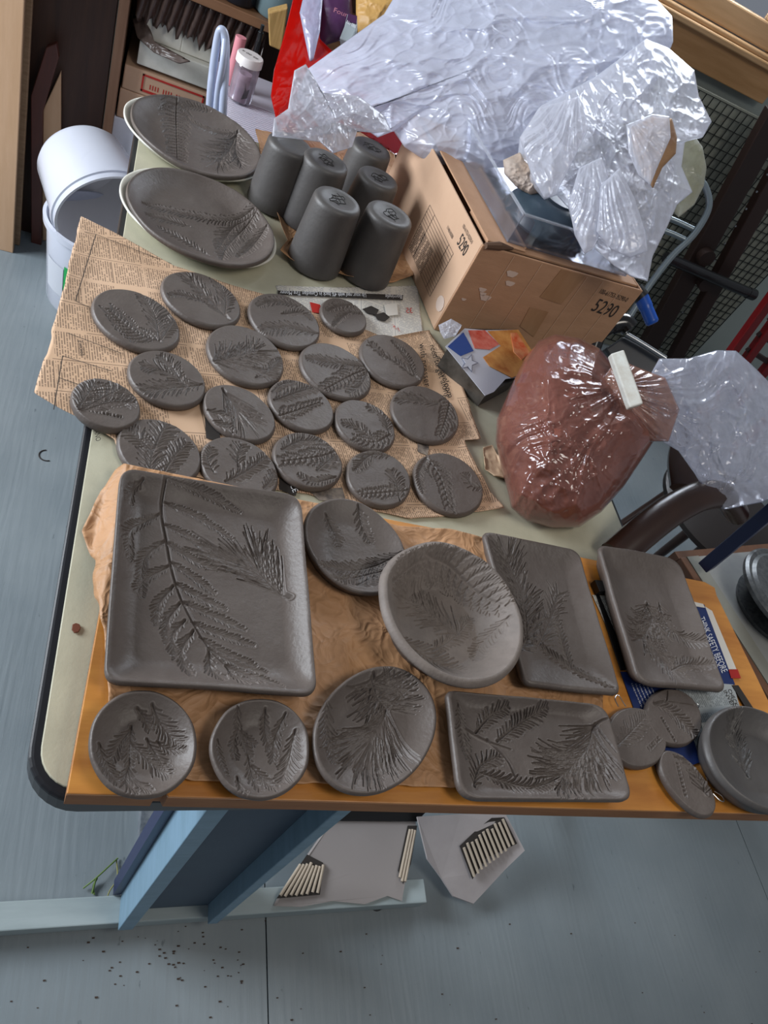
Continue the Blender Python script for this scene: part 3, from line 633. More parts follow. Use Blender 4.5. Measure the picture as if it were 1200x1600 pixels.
t = MB(); t.lathe([(.0, .0045), (.0225, .0045), (.0228, .050), (.015, .058), (0, .054)], 32, Matrix.Translation(jc), False, False); t.build('contents', mat('lilac_powder', 'b9a3b4', .8, noise=(40, '8f7480', .8, S1)), jr, smooth=True)
t = MB(); t.lathe([(.0268, .078), (.0285, .079), (.0285, .094), (.027, .0965), (0, .0965)], 48, Matrix.Translation(jc), False, False); lid = t.build('lid', mat('lid_white', 'd8d2d0', .5), jr, smooth=True)
text3('lid_writing', '85 00 4', jc + Vector((.017, -.004, .0966)), jc + Vector((-.016, .012, .0966)), (-.004, -.007, 0), ink, lid)
t = MB(); cpt = jc + Vector((.006, -.0245, .03)); t.add([tuple(cpt + Vector(v)) for v in ((-.006, .0005, -.018), (.006, .0015, -.012), (.007, .002, .008), (.001, .0005, .002), (-.004, .000, .018), (-.003, -.0005, 0))], [(0, 1, 2, 3, 4, 5)]); t.build('dark_mark', ink, jr)
# white upright stick behind the jar (pink tube)
t = MB(); p = Vector((.175, 1.80, .6705)); t.tube([p, p + Vector((.0, .004, .10))], .012, 16); o = t.build('pink_tube', pink_m, smooth=True); tag(o, 'slim pink tube standing right behind the screw-top jar', 'tube')
t = MB(); p = Vector((.212, 1.80, .6705)); t.tube([p, p + Vector((0, 0, .125))], [.009, .006], 12); t.tube([p + Vector((0, 0, .125)), p + Vector((0, 0, .14))], .004, 10); o = t.build('small_bottle', blk_gl, smooth=True); tag(o, 'thin black bottle tip poking up behind the screw-top jar', 'bottle')
def P_(x, y, Y): return Py(x, y, Y)
tb = MB(); Yt = 1.46
tb.tube(spline([P_(318, 330, Yt), P_(328, 165, Yt), P_(333, 110, Yt + .01), P_(340, 62, Yt + .02), P_(346, 47, Yt + .02), P_(352, 62, Yt + .015), P_(352, 110, Yt), P_(348, 180, Yt - .02), P_(343, 330, Yt - .02)], 12), .0075, 14)
tb.tube(spline([P_(352, 62, Yt + .012), P_(348, 100, Yt - .006), P_(338, 170, Yt - .01), P_(331, 330, Yt)], 12), .006, 12)
o = tb.build('folded_tube_stand', grey_pl, smooth=True); tag(o, 'pale grey looped tube stand rising behind the upper oval platter', 'stand')
# ================================================================== WORK TABLE
TZ = .74
tb_ = empty('work_table', (.38, .8, 0), 'cream topped folding work table with black rounded edge', 'table')
def rrect(x0, x1, y0, y1, r, z, n=8):
    out = []
    for cx, cy, a0 in ((x1 - r, y0 + r, -90), (x1 - r, y1 - r, 0), (x0 + r, y1 - r, 90), (x0 + r, y0 + r, 180)):
        for k in range(n + 1): a = math.radians(a0 + 90 * k / n); out.append((cx + r * math.cos(a), cy + r * math.sin(a), z))
    return out
x0, x1, y0, y1 = .004, .762, .205, 1.412
t = MB(); t.prism(rrect(x0, x1, y0, y1, .035, .728), (0, 0, .0122)); t.build('table_top', table_m, tb_, bevel=.001)
t = MB(); t.prism(rrect(x0 - .009, x1 + .009, y0 - .009, y1 + .009, .044, .708), (0, 0, .0296)); t.build('edge_band', black_rim, tb_, bevel=.004, seg=3)
for px in (.06, .70):
    for py in (.55, 1.34):
        t = MB(); t.tube([(px, py, 0), (px, py, .708)], .014, 14); t.tube([(px, py, 0), (px, py, .02)], .018, 14); t.build('leg', blk_gl, tb_, smooth=True)
for py in (.55, 1.34):
    t = MB(); t.tube([(.06, py, .12), (.70, py, .12)], .010, 12); t.build('cross_bar', blk_gl, tb_, smooth=True)
# orange board across the near end
BZ = .768; B0 = .7425
bo = [Pz(*q, BZ) for q in ((104, 1240), (1200, 1272))]; d = (bo[1] - bo[0]) / np.linalg.norm(bo[1] - bo[0]); nr = bo[1] + d * .045
fl_ = Pz(480, 787, BZ); fr_ = Pz(1101, 913, BZ); far_l = fl_ + (fl_ - fr_) / np.linalg.norm(fl_ - fr_) * .20
bd = empty('varnished_board', ((.4), .35, B0), 'orange varnished wooden board laid across the near end of the table', 'board')
outl = [bo[0], bo[0] + d * .066, bo[0] + d * .068 + [0, .004, 0], bo[0] + d * .074 + [0, .004, 0], bo[0] + d * .076, nr, Pz(1212, 1118, BZ), Pz(1120, 930, BZ), Pz(1117, 918, BZ), Pz(1101, 909, BZ), far_l]
t = MB(); t.prism([(p[0], p[1], BZ - .004) for p in outl], (0, 0, .004)); t.build('board_face', board_m, bd, bevel=.0008)
t = MB(); t.prism([(p[0], p[1], B0) for p in outl], (0, 0, BZ - .0041 - B0)); t.build('board_core', board_e, bd)

# trestle stand under the board (blue)
st = empty('trestle_stand', (.24, .25, 0), 'blue grey painted trestle post on a long foot rail under the orange board', 'stand')
t = MB(); t.box((-.35, .222, .012), (.70, .262, .05)); t.build('foot_rail', mat('foot_rail_paint', '98a4a6', .5, noise=(9, '879496', .7, (.6, 4, 4)), bump=(40, .15, S1)), st, bevel=.002)
t = MB(); t.tube([(.62, .235, 0), (.62, .235, .012)], .014, 16); t.build('foot_pad', black, st, smooth=True)
t = MB(); t.tube([(-.02, .235, 0), (-.02, .235, .012)], .014, 16); t.build('foot_pad', black, st, smooth=True)
t = MB(); t.box((.158, .212, .0505), (.180, .30, .706)); t.build('side_plank', blue_p, st, bevel=.0015)
t = MB(); t.box((.296, .212, .0505), (.312, .30, .706)); t.build('side_plank', blue_p, st, bevel=.0015)
t = MB(); t.box((.1805, .24, .0505), (.2955, .252, .706)); t.build('centre_panel', blue_dp, st)
t = MB(); t.box((.183, .318, .0), (.235, .95, .03)); t.build('floor_channel', grime, st)
t = MB(); t.box((.146, .262, .0505), (.1575, .284, .706)); t.build('dark_strip', navy, st)

# torn corrugated box on the floor beneath
cb = empty('torn_cardboard_box', (.5, .35, .05), 'torn grey corrugated cardboard box lying on the foot rail under the board', 'box')
def cpanel(name, px, zs, m, thick=.004, parent=cb):
    P = [Pz(x, y, z) for (x, y), z in zip(px, zs)]; n = np.cross(P[1] - P[0], P[2] - P[0]); n /= np.linalg.norm(n); n = n if n[2] > 0 else -n
    t = MB(); t.prism([tuple(p) for p in P], tuple(-n * thick)); return t.build(name, m, parent)
cpanel('front_face', [(430, 1416), (440, 1398), (520, 1283), (650, 1285), (640, 1340), (628, 1408), (605, 1400), (570, 1413), (520, 1408), (470, 1417)], [.055, .06, .07, .07, .065, .056, .056, .055, .055, .055], card_gr)
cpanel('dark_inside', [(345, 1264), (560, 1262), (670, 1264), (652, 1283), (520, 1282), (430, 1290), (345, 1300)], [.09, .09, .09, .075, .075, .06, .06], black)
def flutes(a, b, c, dd, n, z, z2=None, parent=cb, name='exposed_flutes'):
    t = MB(); a, b, c, dd = [Pz(*p, zz) for p, zz in zip((a, b, c, dd), z)]
    for i in range(n):
        s = (i + .5) / n; p = a + (b - a) * s; q = dd + (c - dd) * s; k = random.uniform(0, .06)
        t.tube([p + (q - p) * k, p + (q - p) * (1 - random.uniform(0, .1))], .0028, 8)
    return t.build(name, card_fl, parent, smooth=True)
cpanel('torn_patch', [(432, 1404), (480, 1335), (505, 1348), (500, 1398)], [.0615, .0675, .0675, .0615], ink, .0005)
flutes((432, 1402), (500, 1396), (508, 1350), (470, 1346), 8, [.063, .063, .068, .068])
cpanel('torn_patch', [(630, 1382), (622, 1360), (637, 1290), (652, 1290), (642, 1350)], [.0655, .066, .0715, .0715, .068], ink, .0005)
flutes((622, 1372), (634, 1384), (652, 1290), (640, 1290), 3, [.067, .067, .073, .073])
pc = [(652, 1276), (720, 1272), (790, 1272), (803, 1296), (820, 1329), (790, 1358), (740, 1412), (708, 1400), (690, 1372), (668, 1342)]
zz = [.10, .10, .10, .09, .08, .06, .03, .035, .05, .07]
cpanel('loose_flap', pc, zz, mat('cardboard_pale', 'a8a2a2', .85, noise=(14, '989292', .6, S1)))
cpanel('torn_patch', [(718, 1322), (745, 1296), (768, 1278), (788, 1277), (808, 1318), (760, 1340), (738, 1374)], [.0785, .088, .099, .099, .086, .074, .0585], ink, .0005)
flutes((738, 1372), (806, 1318), (788, 1277), (720, 1322), 11, [.062, .088, .103, .082])
cm = cb.children
# grass sprig & crumbs on the floor
t = MB(); t.tube(spline([Pz(130, 1388, .006), Pz(150, 1372, .012), Pz(172, 1352, .01), Pz(184, 1341, .004)]), .0014, 6); t.tube(spline([Pz(150, 1372, .012), Pz(144, 1396, .004)]), .0018, 6); t.tube(spline([Pz(152, 1372, .01), Pz(146, 1384, .004), Pz(147, 1398, .004)]), .0016, 6); o = t.build('plant_sprig', green_st, smooth=True); tag(o, 'small forked green sprig on the blue floor left of the trestle post', 'sprig')
t = MB(); t.tube(spline([Pz(182, 1344, .004), Pz(183, 1372, .008), Pz(170, 1395, .008), Pz(163, 1422, .004)]), .0012, 6); o = t.build('dried_grass_blade', mat('dry_stem', '7d7d45', .7), smooth=True); tag(o, 'long thin drying stem on the floor beside the forked sprig', 'stem')
crs = MB()
for i in range(90):
    u, v = (random.gauss(300, 70), random.gauss(1500, 28)) if i < 50 else (random.uniform(0, 1200), random.uniform(1440, 1600))
    p = Pz(u, v, 0); 
    r = random.uniform(.0008, .0022); crs.box(p - [r, r * .5, 0], p + [r, r * .5, r * .7])
o = crs.build('floor_crumbs', crumb_m); tag(o, 'dark crumbs and bits scattered over the floor in front of the foot rail', 'crumbs', kind='stuff')
t = MB(); c = Pz(73, 712, 0)
t.tube([(c[0] + .016 * math.cos(a), c[1] + .016 * math.sin(a), .0005) for a in np.linspace(1.8, 5.2, 20)], .0016, 6); o = t.build('wire_curl', ink, smooth=True); tag(o, 'small dark curved mark of wire on the floor left of the table', 'wire')

# ================================================================== PAPERS
news_m = text_mat('newsprint', 'c4a283', 'd0af92', '3a2b22', -.18 + math.pi / 2, .0030, .052)
news2_m = text_mat('newsprint_white', 'cbc7bd', 'd6d2ca', '97969a', .12, .0046, .06, phase=(.01, .02))
NZ = .7408
news = sheet('newspaper_sheet', [(127, 342), (180, 368), (270, 418), (385, 455), (440, 470), (560, 512), (600, 530), (668, 518), (682, 540), (712, 585), (748, 690), (722, 692), (765, 775), (786, 797), (745, 803), (640, 812), (560, 795), (480, 772), (330, 755), (190, 728), (178, 690), (120, 655), (55, 615), (72, 555), (95, 470), (112, 400)], NZ, news_m, n=150, amp=.0009, curl=.007, sc=9, label='brown stained newspaper sheet spread under the oval coasters', cat='newspaper', seed=3)
news2 = sheet('newspaper_sheet', [(430, 446), (520, 450), (652, 447), (657, 490), (662, 525), (610, 534), (560, 515), (500, 500), (440, 470)], .7404, news2_m, n=70, amp=.0003, curl=.001, label='white newspaper page with tyre store advert at the table middle, partly beneath the brown sheet', cat='newspaper', seed=9)
flyer_z = .7445
def flat(name, px, z, m, parent, h=.0003):
    t = MB(); t.prism([tuple(Pz(x, y, z)) for x, y in px], (0, 0, h)); return t.build(name, m, parent)
def ptext(s, a, b, up, z, m, parent, name='printed_words', lift=.0002):
    A, B, U = Pz(*a, z), Pz(*b, z), Pz(a[0] + up[0], a[1] + up[1], z); return text3(name, s, A, B, U - Pz(*a, z), m, parent, lift if np.cross(B - A, U - A)[2] > 0 else -lift)
fz = .7428
flat('headline_bar', [(434, 454), (630, 461), (629, 469), (434, 460)], fz, ink, news2)
ptext('Up your reel with 4% back in Canadian Tire Money', (572, 459), (438, 454), (0, 6), fz + .0004, white_t, news2)
ptext('Borringle', (628, 461), (602, 460), (0, 6), fz + .0004, white_t, news2)
flat('advert_photo', [(566, 483), (580, 478), (592, 484), (588, 492), (574, 490)], fz, ink, news2); flat('advert_photo', [(585, 492), (600, 488), (609, 496), (602, 502), (590, 500)], fz, ink, news2)
flat('advert_photo', [(484, 472), (500, 476), (503, 490), (488, 488)], fz, red_ink, news2); ptext('35', (645, 489), (635, 489), (-1, -8), fz, red_ink, news2)
flat('advert_photo', [(600, 476), (620, 474), (622, 492), (604, 494)], fz, paper_wh, news2)
ptext('15', (625, 518), (615, 512), (-3, -6), fz, red_ink, news2)
nz = .7445
ptext('with presser', (655, 537), (664, 605), (9, -1.5), nz, ink, news); ptext('rced to get along', (671, 540), (696, 622), (9, -2), nz, ink, news); ptext('r. Developm', (682, 560), (700, 622), (9, -2), nz, ink, news)
flat('dark_block', [(320, 652), (340, 655), (345, 690), (322, 685)], .7425, ink, news); flat('dark_block', [(438, 730), (470, 745), (462, 775), (436, 765)], .7425, ink, news)
ptext('S PACE', (444, 738), (458, 770), (8, -3), .7434, white_t, news)
flat('advert_photo', [(652, 683), (672, 688), (668, 712), (653, 706)], .7425, mat('photo_grey', '4a4340', .8, noise=(60, '9a8d80', 1, S1)), news); flat('advert_photo', [(480, 765), (535, 762), (540, 782), (500, 782)], .7425, mat('photo_grey', '4a4340'), news)
ptext('Zwicked', (122, 532), (126, 556), (7, -1), .7428, ink, news); ptext('PIANO', (146, 668), (150, 690), (8, -2), .7440, ink, news)
t = MB()
fm_ = ((132, 362), (150, 366)), ((150, 366), (268, 412)), ((150, 366), (118, 470)), ((118, 470), (160, 490)), ((105, 520), (190, 552)), ((98, 556), (175, 580)), ((92, 590), (150, 610)), ((98, 556), (84, 640))
for a, b in fm_:
    A, B = Pz(*a, .7440), Pz(*b, .7440); n_ = np.cross(B - A, [0, 0, 1.]); n_ /= np.linalg.norm(n_); t.add([A - n_ * .0005, B - n_ * .0005, B + n_ * .0005, A + n_ * .0005], [(0, 1, 2, 3)])
t.build('ruled_lines', ink, news)
# kraft under the cups
kr1 = sheet('kraft_paper_sheet', [(398, 206), (470, 222), (560, 215), (612, 232), (632, 330), (644, 436), (610, 447), (555, 446), (500, 432), (462, 424), (432, 400), (446, 386), (424, 330), (410, 285), (405, 240)], TZ + .0008, paper_br, n=100, amp=.0045, curl=.012, sc=16, label='crumpled brown kraft paper under the upturned cups', cat='paper', seed=21)
# kraft on the board: drops onto the table where it leaves the board
bl0, bl1 = np.array(bo[0][:2]), np.array(far_l[:2]); el = (bl1 - bl0) / np.linalg.norm(bl1 - bl0); nl = np.array([-el[1], el[0]])
fa0, fa1 = np.array(far_l[:2]), np.array(fr_[:2]); ef = (fa1 - fa0) / np.linalg.norm(fa1 - fa0); nf = np.array([-ef[1], ef[0]])
def drop(X, Y, Z):
    o1 = np.clip((X - bl0[0]) * nl[0] + (Y - bl0[1]) * nl[1], 0, None); o2 = np.clip((X - fa0[0]) * nf[0] + (Y - fa0[1]) * nf[1], 0, None)
    o = np.maximum(o1, o2); return np.maximum(Z - np.clip(o * 1.6, 0, .027), TZ + .002 + (Z - BZ) * .5)
kr2 = sheet('kraft_paper_sheet', [(182, 722), (160, 745), (132, 808), (150, 862), (148, 930), (160, 985), (166, 1060), (168, 1110), (200, 1190), (300, 1222), (500, 1228), (700, 1233), (800, 1215), (938, 1160), (940, 1085), (850, 1000), (800, 930), (756, 845), (700, 832), (620, 824), (560, 806), (480, 778), (330, 745)], BZ + .0008, paper_br, n=170, amp=.0040, curl=.005, sc=13, zf=drop, label='large crumpled brown kraft paper under the trays on the orange board', cat='paper', seed=33)
for (u, v, s_) in ((119, 981, .0055),):
    c = Pz(u, v, TZ + .001); t = MB(); t.prism([tuple(c + s_ * np.array([math.cos(k) * .7, math.sin(k) * (1.1 if k > 2 else .8), 0])) for k in np.linspace(0, 6.28, 8)[:-1]], (0, 0, .0015)); o = t.build('leaf_fragment', mat('dead_leaf', '6b3a26', .8), bevel=.0004); tag(o, 'tiny reddish brown leaf fragment on the cream table left of the trays', 'leaf')
# ================================================================== CLAY COASTERS
CB = .7438; grp = 'oval clay coasters on the newspaper'
def K(b, phi, draw, label, n=120, tf=.0085): return clay_body('clay_coaster', bbe(*b, phi), CB, tf, 0, .5, draw, label, 'coaster', grp, n=n, edge=.0022)
def c1(p): p.cedar([(250, 533), (215, 520), (170, 482)], .030, .006, 32, sub=.003); p.feather([(250, 530), (242, 490), (222, 458)], .022, .0042, 40); p.feather([(252, 530), (268, 505), (277, 492)], .016, .0042)
def c2_(p): p.pine([(358, 498), (330, 468), (300, 438)], .032, 50, 8, 30); p.feather([(352, 492), (352, 460), (335, 432)], .018, .004); p.feather([(325, 472), (285, 460), (262, 462)], .010, .004)
def c3(p): p.feather([(498, 521), (455, 513), (405, 516)], .020, .0045); p.feather([(470, 478), (430, 470), (402, 478)], .014, .0045); p.feather([(440, 490), (470, 488), (488, 500)], .010, .004)
def c4(p): p.feather([(570, 490), (545, 488), (520, 510)], .010, .004); p.feather([(555, 475), (528, 478), (512, 486)], .012, .004)
def c5(p): p.pine([(330, 564), (365, 556), (400, 548)], .036, 60, 8, 60); p.pine([(345, 558), (385, 572), (420, 585)], .030, 40, 5, 25); p.feather([(400, 590), (425, 575), (438, 560)], .012, .004)
def c6(p): p.feather([(316, 600), (280, 604), (215, 612)], .020, .0042); p.feather([(300, 606), (262, 580), (222, 572)], .020, .0042); p.feather([(285, 595), (268, 570), (250, 555)], .015, .004)
def c7(p): p.feather([(575, 572), (530, 568), (480, 560)], .018, .0045); p.cedar([(574, 575), (545, 588), (500, 612)], .026, .008, 42, sub=.0035); p.feather([(575, 578), (565, 600), (545, 615)], .018, .004)
def c8(p): p.pine([(655, 592), (620, 565), (580, 540)], .014, 30, 10, 50); p.feather([(650, 590), (635, 555), (612, 532)], .010, .004); p.feather([(600, 560), (590, 545), (580, 535)], .010, .004)
def c9(p): p.leaf([(122, 636), (140, 610), (150, 596)], .024); p.leaf([(124, 640), (165, 618), (196, 602)], .022); p.feather([(128, 641), (170, 628), (212, 628)], .016, .0042); p.row([(138, 641), (192, 652)], 10)
def c10(p): p.pine([(348, 608), (362, 625), (372, 640)], .050, 46, 3, 34); p.feather([(328, 655), (345, 665), (360, 668)], .016, .004); p.feather([(325, 640), (345, 646), (362, 640)], .014, .004)
def c11(p): p.feather([(428, 625), (465, 612), (500, 602)], .018, .0045); p.cedar([(432, 650), (465, 640), (500, 628)], .018, .007, 40, sub=.003); p.leaf([(425, 612), (440, 600), (462, 596)], .012)
def c12(p): p.cedar([(610, 678), (585, 690), (552, 684)], .020, .007, 40, sub=.003); p.feather([(608, 676), (600, 650), (575, 635)], .016, .0042); p.feather([(590, 690), (560, 668), (535, 660)], .014, .004)
def c13(p): p.pine([(690, 630), (660, 625), (625, 622)], .030, 44, 4, 28); p.cedar([(704, 622), (698, 650), (688, 680)], .024, .008, 36, sub=.003); p.feather([(700, 650), (712, 662), (712, 675)], .016, .004)
def c14(p): p.leaf([(238, 702), (215, 682), (196, 668)], .018); p.leaf([(238, 708), (250, 680), (262, 660)], .020); p.feather([(236, 752), (236, 725), (238, 700)], .026, .005, 38); p.feather([(250, 748), (270, 715), (292, 690)], .018, .0045)
def c15(p): p.leaf([(335, 738), (325, 715), (330, 700)], .014); p.feather([(352, 752), (385, 735), (420, 712)], .016, .0045); p.feather([(372, 728), (372, 710), (378, 694)], .016, .0045); p.leaf([(412, 762), (425, 748), (430, 735)], .010)
def c16(p): p.cedar([(532, 700), (500, 712), (440, 720)], .026, .008, 40, sub=.0035); p.leaf([(440, 702), (470, 688), (505, 690)], .014); p.leaf([(495, 735), (510, 722), (525, 710)], .022); p.feather([(525, 745), (490, 752), (465, 740)], .010, .0042)
def c17(p): p.cedar([(638, 765), (605, 768), (562, 772)], .018, .007, 40, sub=.003); p.feather([(612, 712), (580, 710), (555, 735)], .014, .0042); p.feather([(625, 782), (620, 752), (612, 735)], .018, .0042)
def c18(p): p.cedar([(665, 712), (688, 745), (702, 792)], .026, .009, 34, sub=.0035); p.feather([(755, 762), (738, 758), (728, 740)], .014, .004); p.feather([(668, 712), (655, 740), (662, 770)], .010, .004)
L_ = 'oval grey clay coaster '
K((144, 281, 450, 547), 25, c1, 'largest oval clay coaster, at the far left of the newspaper, sprays meeting low right', 135)
K((253, 376, 423, 509), 25, c2_, L_ + 'nearest the lower white-rimmed platter')
K((389, 500, 457, 542), 28, c3, L_ + 'just left of the smallest coaster')
K((502, 573, 465, 520), 28, c4, 'smallest oval clay coaster, on the edge of the white newspaper advert', 90)
K((324, 443, 507, 601), 28, c5, L_ + 'with fanned pine needles, straight below the topmost coaster')
K((201, 321, 547, 634), 22, c6, L_ + 'with feathery sprays, touching the lower edge of the largest coaster')
K((470, 580, 535, 622), 30, c7, L_ + 'in the centre directly beneath the smallest coaster')
K((564, 664, 522, 603), 30, c8, L_ + 'with faint scratches, right next to the large newspaper words')
K((112, 219, 590, 669), 20, c9, 'round-ended clay coaster with a row of stamped letters, leftmost on the newspaper', tf=.011)
K((319, 430, 600, 688), 30, c10, L_ + 'with long needles fanning from its top edge, centre left')
K((421, 522, 592, 673), 30, c11, L_ + 'left of the small leafy one in the middle')
K((524, 618, 624, 703), 32, c12, L_ + 'small and leafy, just right of centre')
K((613, 717, 602, 690), 30, c13, L_ + 'with dense dark needles, on the newspaper right edge')
K((184, 314, 653, 755), 25, c14, L_ + 'half behind the big square platter at its left corner')
K((314, 435, 682, 780), 28, c15, L_ + 'half behind the big square platter, right of the first hidden one')
K((428, 535, 675, 762), 25, c16, L_ + 'with broad overlapping leaves, above the square platter right corner')
K((543, 642, 703, 790), 30, c17, L_ + 'above the small oval dish in the row nearest the trays')
K((648, 755, 707, 803), 35, c18, L_ + 'closest to the clay bag, at the newspaper corner')

# ================================================================== OVAL PLATTERS ON PLASTER MOULDS
def mould(b, phi, label): 
    return clay_body('plaster_mould', bbe(*b, phi), TZ + .0008, .006, .017, .72, None, label, 'mould', 'white plaster moulds under the platters', n=90, m=plaster, edge=.001, wob=.004, th=.005, steep=False)
m1 = mould((194, 411, 150, 282), 25, 'white oval plaster mould under the upper platter'); m2 = mould((188, 431, 263, 417), 25, 'white oval plaster mould under the lower platter')
def pA(p):
    p.cedar([(277, 150), (278, 180), (280, 236)], .034, .010, 58, sub=.004, d=.0014); p.pine([(373, 200), (360, 222), (345, 240)], .045, 60, 6, 70); p.feather([(370, 200), (330, 190), (290, 172)], .016, .0045); p.pine([(373, 202), (372, 222), (380, 244)], .030, 26, 5, 35); p.feather([(330, 170), (300, 160), (270, 158)], .010, .005)
def pB(p):
    p.feather([(405, 322), (345, 330), (225, 305)], .018, .0055, d=.0013); p.feather([(405, 325), (360, 370), (350, 395)], .020, .005); p.feather([(418, 350), (395, 375), (375, 390)], .014, .004); p.feather([(395, 330), (370, 340), (345, 375)], .022, .005); p.poly(p.curve([(212, 350), (250, 378), (300, 392)]), .0011, .0016); p.feather([(300, 340), (270, 330), (230, 322)], .014, .005); p.feather([(330, 385), (290, 360), (250, 340)], .012, .006)
PB = TZ + .0008 + .0068
clay_body('oval_platter', bbe(205, 407, 146, 275, 25), PB, .010, .017, .66, pA, 'upper oval clay platter with fern and pine imprint on a white mould', 'platter', 'large oval platters', n=220, th=.010, power=1.8, steep=False)
clay_body('oval_platter', bbe(199, 428, 261, 412, 25), PB, .010, .017, .66, pB, 'lower oval clay platter with branching imprint on a white mould', 'platter', 'large oval platters', n=230, th=.010, power=1.8, steep=False)

# ================================================================== DISHES ON THE BOARD
DB = BZ + .0032
def big(p):
    q = lambda *a: [(100 + x / 1.846, 700 + y / 1.846) for x, y in a]
    p.poly(p.curve(q((295, 70), (290, 150), (305, 240), (320, 320), (345, 400), (385, 480), (430, 550), (480, 600), (560, 650))), .0011, .0016)
    for a in (((285, 160), (200, 210), (195, 300)), ((305, 235), (240, 290), (235, 400)), ((315, 310), (240, 350), (220, 385)), ((325, 370), (285, 420), (278, 480)), ((345, 420), (310, 470), (310, 535)), ((360, 470), (325, 510), (335, 575)), ((385, 500), (350, 560), (378, 640)), ((230, 80), (205, 100), (190, 140)), ((430, 555), (438, 610), (470, 655)), ((480, 605), (510, 640), (560, 660))):
        p.feather(q(*a), .0105, .0031, 30, w=.0007, d=.0010)
    for a in (((295, 80), (400, 110), (520, 160)), ((300, 130), (390, 165), (500, 235)), ((298, 190), (370, 225), (455, 300)), ((305, 240), (380, 290), (455, 325)), ((318, 300), (380, 340), (450, 395)), ((330, 360), (400, 400), (480, 440)), ((350, 415), (430, 450), (540, 500)), ((380, 475), (450, 505), (565, 545)), ((405, 520), (480, 565), (570, 605)), ((430, 550), (520, 600), (600, 625)), ((480, 600), (560, 640), (640, 680))):
        p.feather(q(*a), .0085, .0031, 30, w=.0007, d=.0010)
    p.pine([(460, 922), (430, 895), (385, 862)], .068, 74, 6, 30, w=.0007, d=.0014, side=(1,)); p.pine([(455, 918), (432, 896), (412, 874)], .058, 60, 14, 48, w=.0007, d=.0014, side=(-1,)); p.pine([(440, 905), (415, 880), (395, 866)], .052, 24, 2, 14, w=.0007, d=.0014)
clay_body('square_platter', rquad([(190, 728), (470, 775), (497, 1082), (165, 1062)], 26), DB, .010, .019, .74, big, 'large square clay platter with a long cedar frond and pine needles, left on the board', 'platter', n=380, th=.010, power=1.7, edge=.003, wob=.006, seed=3)
def dA(p): p.feather([(628, 862), (570, 880), (500, 880)], .016, .0045); p.feather([(622, 880), (575, 890), (520, 905)], .014, .0045, ang=52); p.feather([(512, 798), (530, 825), (535, 845)], .010, .0042); p.feather([(560, 788), (572, 815), (585, 838)], .012, .0042); p.leaf([(560, 910), (585, 895), (610, 885)], .016)
clay_body('oval_dish', bbe(477, 634, 778, 926, 40), DB, .007, .013, .5, dA, 'small oval clay dish tucked behind the deep oval bowl', 'dish', n=170, th=.006)
def bowl(p):
    p.cedar([(668, 862), (720, 880), (790, 940)], .030, .010, 45, sub=.005, d=.0013); p.cedar([(620, 900), (660, 870), (700, 868)], .020, .008, 45, sub=.004); p.pine([(742, 965), (700, 935), (660, 905)], .034, 60, 10, 50, d=.0012); p.feather([(800, 960), (775, 985), (765, 1010)], .012, .004); p.feather([(640, 970), (690, 1000), (745, 1030)], .020, .0042); p.feather([(700, 990), (735, 970), (760, 940)], .014, .004)
clay_body('oval_bowl', bbe(594, 818, 850, 1070, 44), DB, .008, .040, .55, bowl, 'deep oval clay bowl with thick pale rim in the middle of the board', 'bowl', n=250, th=.008, power=1.25, lipw=.07, steep=False, edge=.003, m=mat('clay_pale', '665d57', .65, noise=(25, '7e746d', .8, S1), bump=(260, .25, S1)))
def tr1(p):
    p.pine([(835, 990), (828, 930), (800, 862)], .040, 84, 12, 50, d=.0013); p.feather([(960, 1075), (905, 1040), (835, 990)], .014, .005, d=.0014, ang=30); p.feather([(905, 1042), (890, 1000), (880, 960)], .010, .005); p.pine([(850, 1003), (870, 960), (880, 920)], .026, 36, 10, 45, d=.0008); p.pine([(820, 1010), (835, 990), (850, 960)], .02, 20, 10, 60)
clay_body('rectangular_tray', rquad([(757, 829), (905, 858), (971, 1084), (822, 1066)], [14, 16, 14, 14]), DB, .009, .013, .62, tr1, 'long rectangular clay tray right of the deep bowl, pine branch imprint', 'tray', 'rectangular clay trays', n=320, th=.009, edge=.003)
def tr2(p): p.pine([(1022, 935), (1032, 960), (1015, 990)], .034, 70, 20, 85, d=.0013, side=(1, -1)); p.pine([(1018, 985), (1040, 1010), (1060, 1040)], .030, 50, 5, 55, d=.0009); p.feather([(1040, 935), (1060, 975), (1115, 1005)], .016, .0045); p.feather([(1060, 1040), (1085, 1030), (1118, 1035)], .014, .0042)
clay_body('rectangular_tray', rquad([(935, 850), (1062, 872), (1137, 1077), (1000, 1066)], [14, 24, 14, 26]), DB + .001, .009, .015, .60, tr2, 'rectangular clay tray lying on the safety magazine at the right', 'tray', 'rectangular clay trays', n=310, th=.009, edge=.003)
def tr3(p):
    p.pine([(938, 1128), (928, 1165), (890, 1205)], .048, 110, 8, 55, d=.0016, w=.0007); p.poly(p.curve([(736, 1133), (770, 1152), (808, 1165)]), .0011, .0016); p.feather([(752, 1138), (775, 1112), (800, 1098)], .012, .0045, d=.0014); p.feather([(785, 1152), (820, 1125), (860, 1100)], .014, .0045, d=.0014); p.feather([(748, 1225), (760, 1190), (790, 1175)], .014, .0048, d=.0015); p.feather([(760, 1200), (830, 1222), (880, 1215)], .012, .005, d=.0014); p.poly(p.curve([(770, 1150), (800, 1180), (815, 1210)]), .001, .0016); p.feather([(720, 1095), (728, 1140), (738, 1180)], .012, .0042); p.poly(p.curve([(935, 1130), (948, 1122), (975, 1126)]), .001, .0018)
clay_body('rectangular_tray', rquad([(700, 1076), (948, 1100), (991, 1250), (722, 1246)], [14, 26, 22, 34]), DB, .009, .012, .74, tr3, 'rectangular clay tray at the near edge with pine needle burst on its right', 'tray', 'rectangular clay trays', n=340, th=.010, edge=.003)
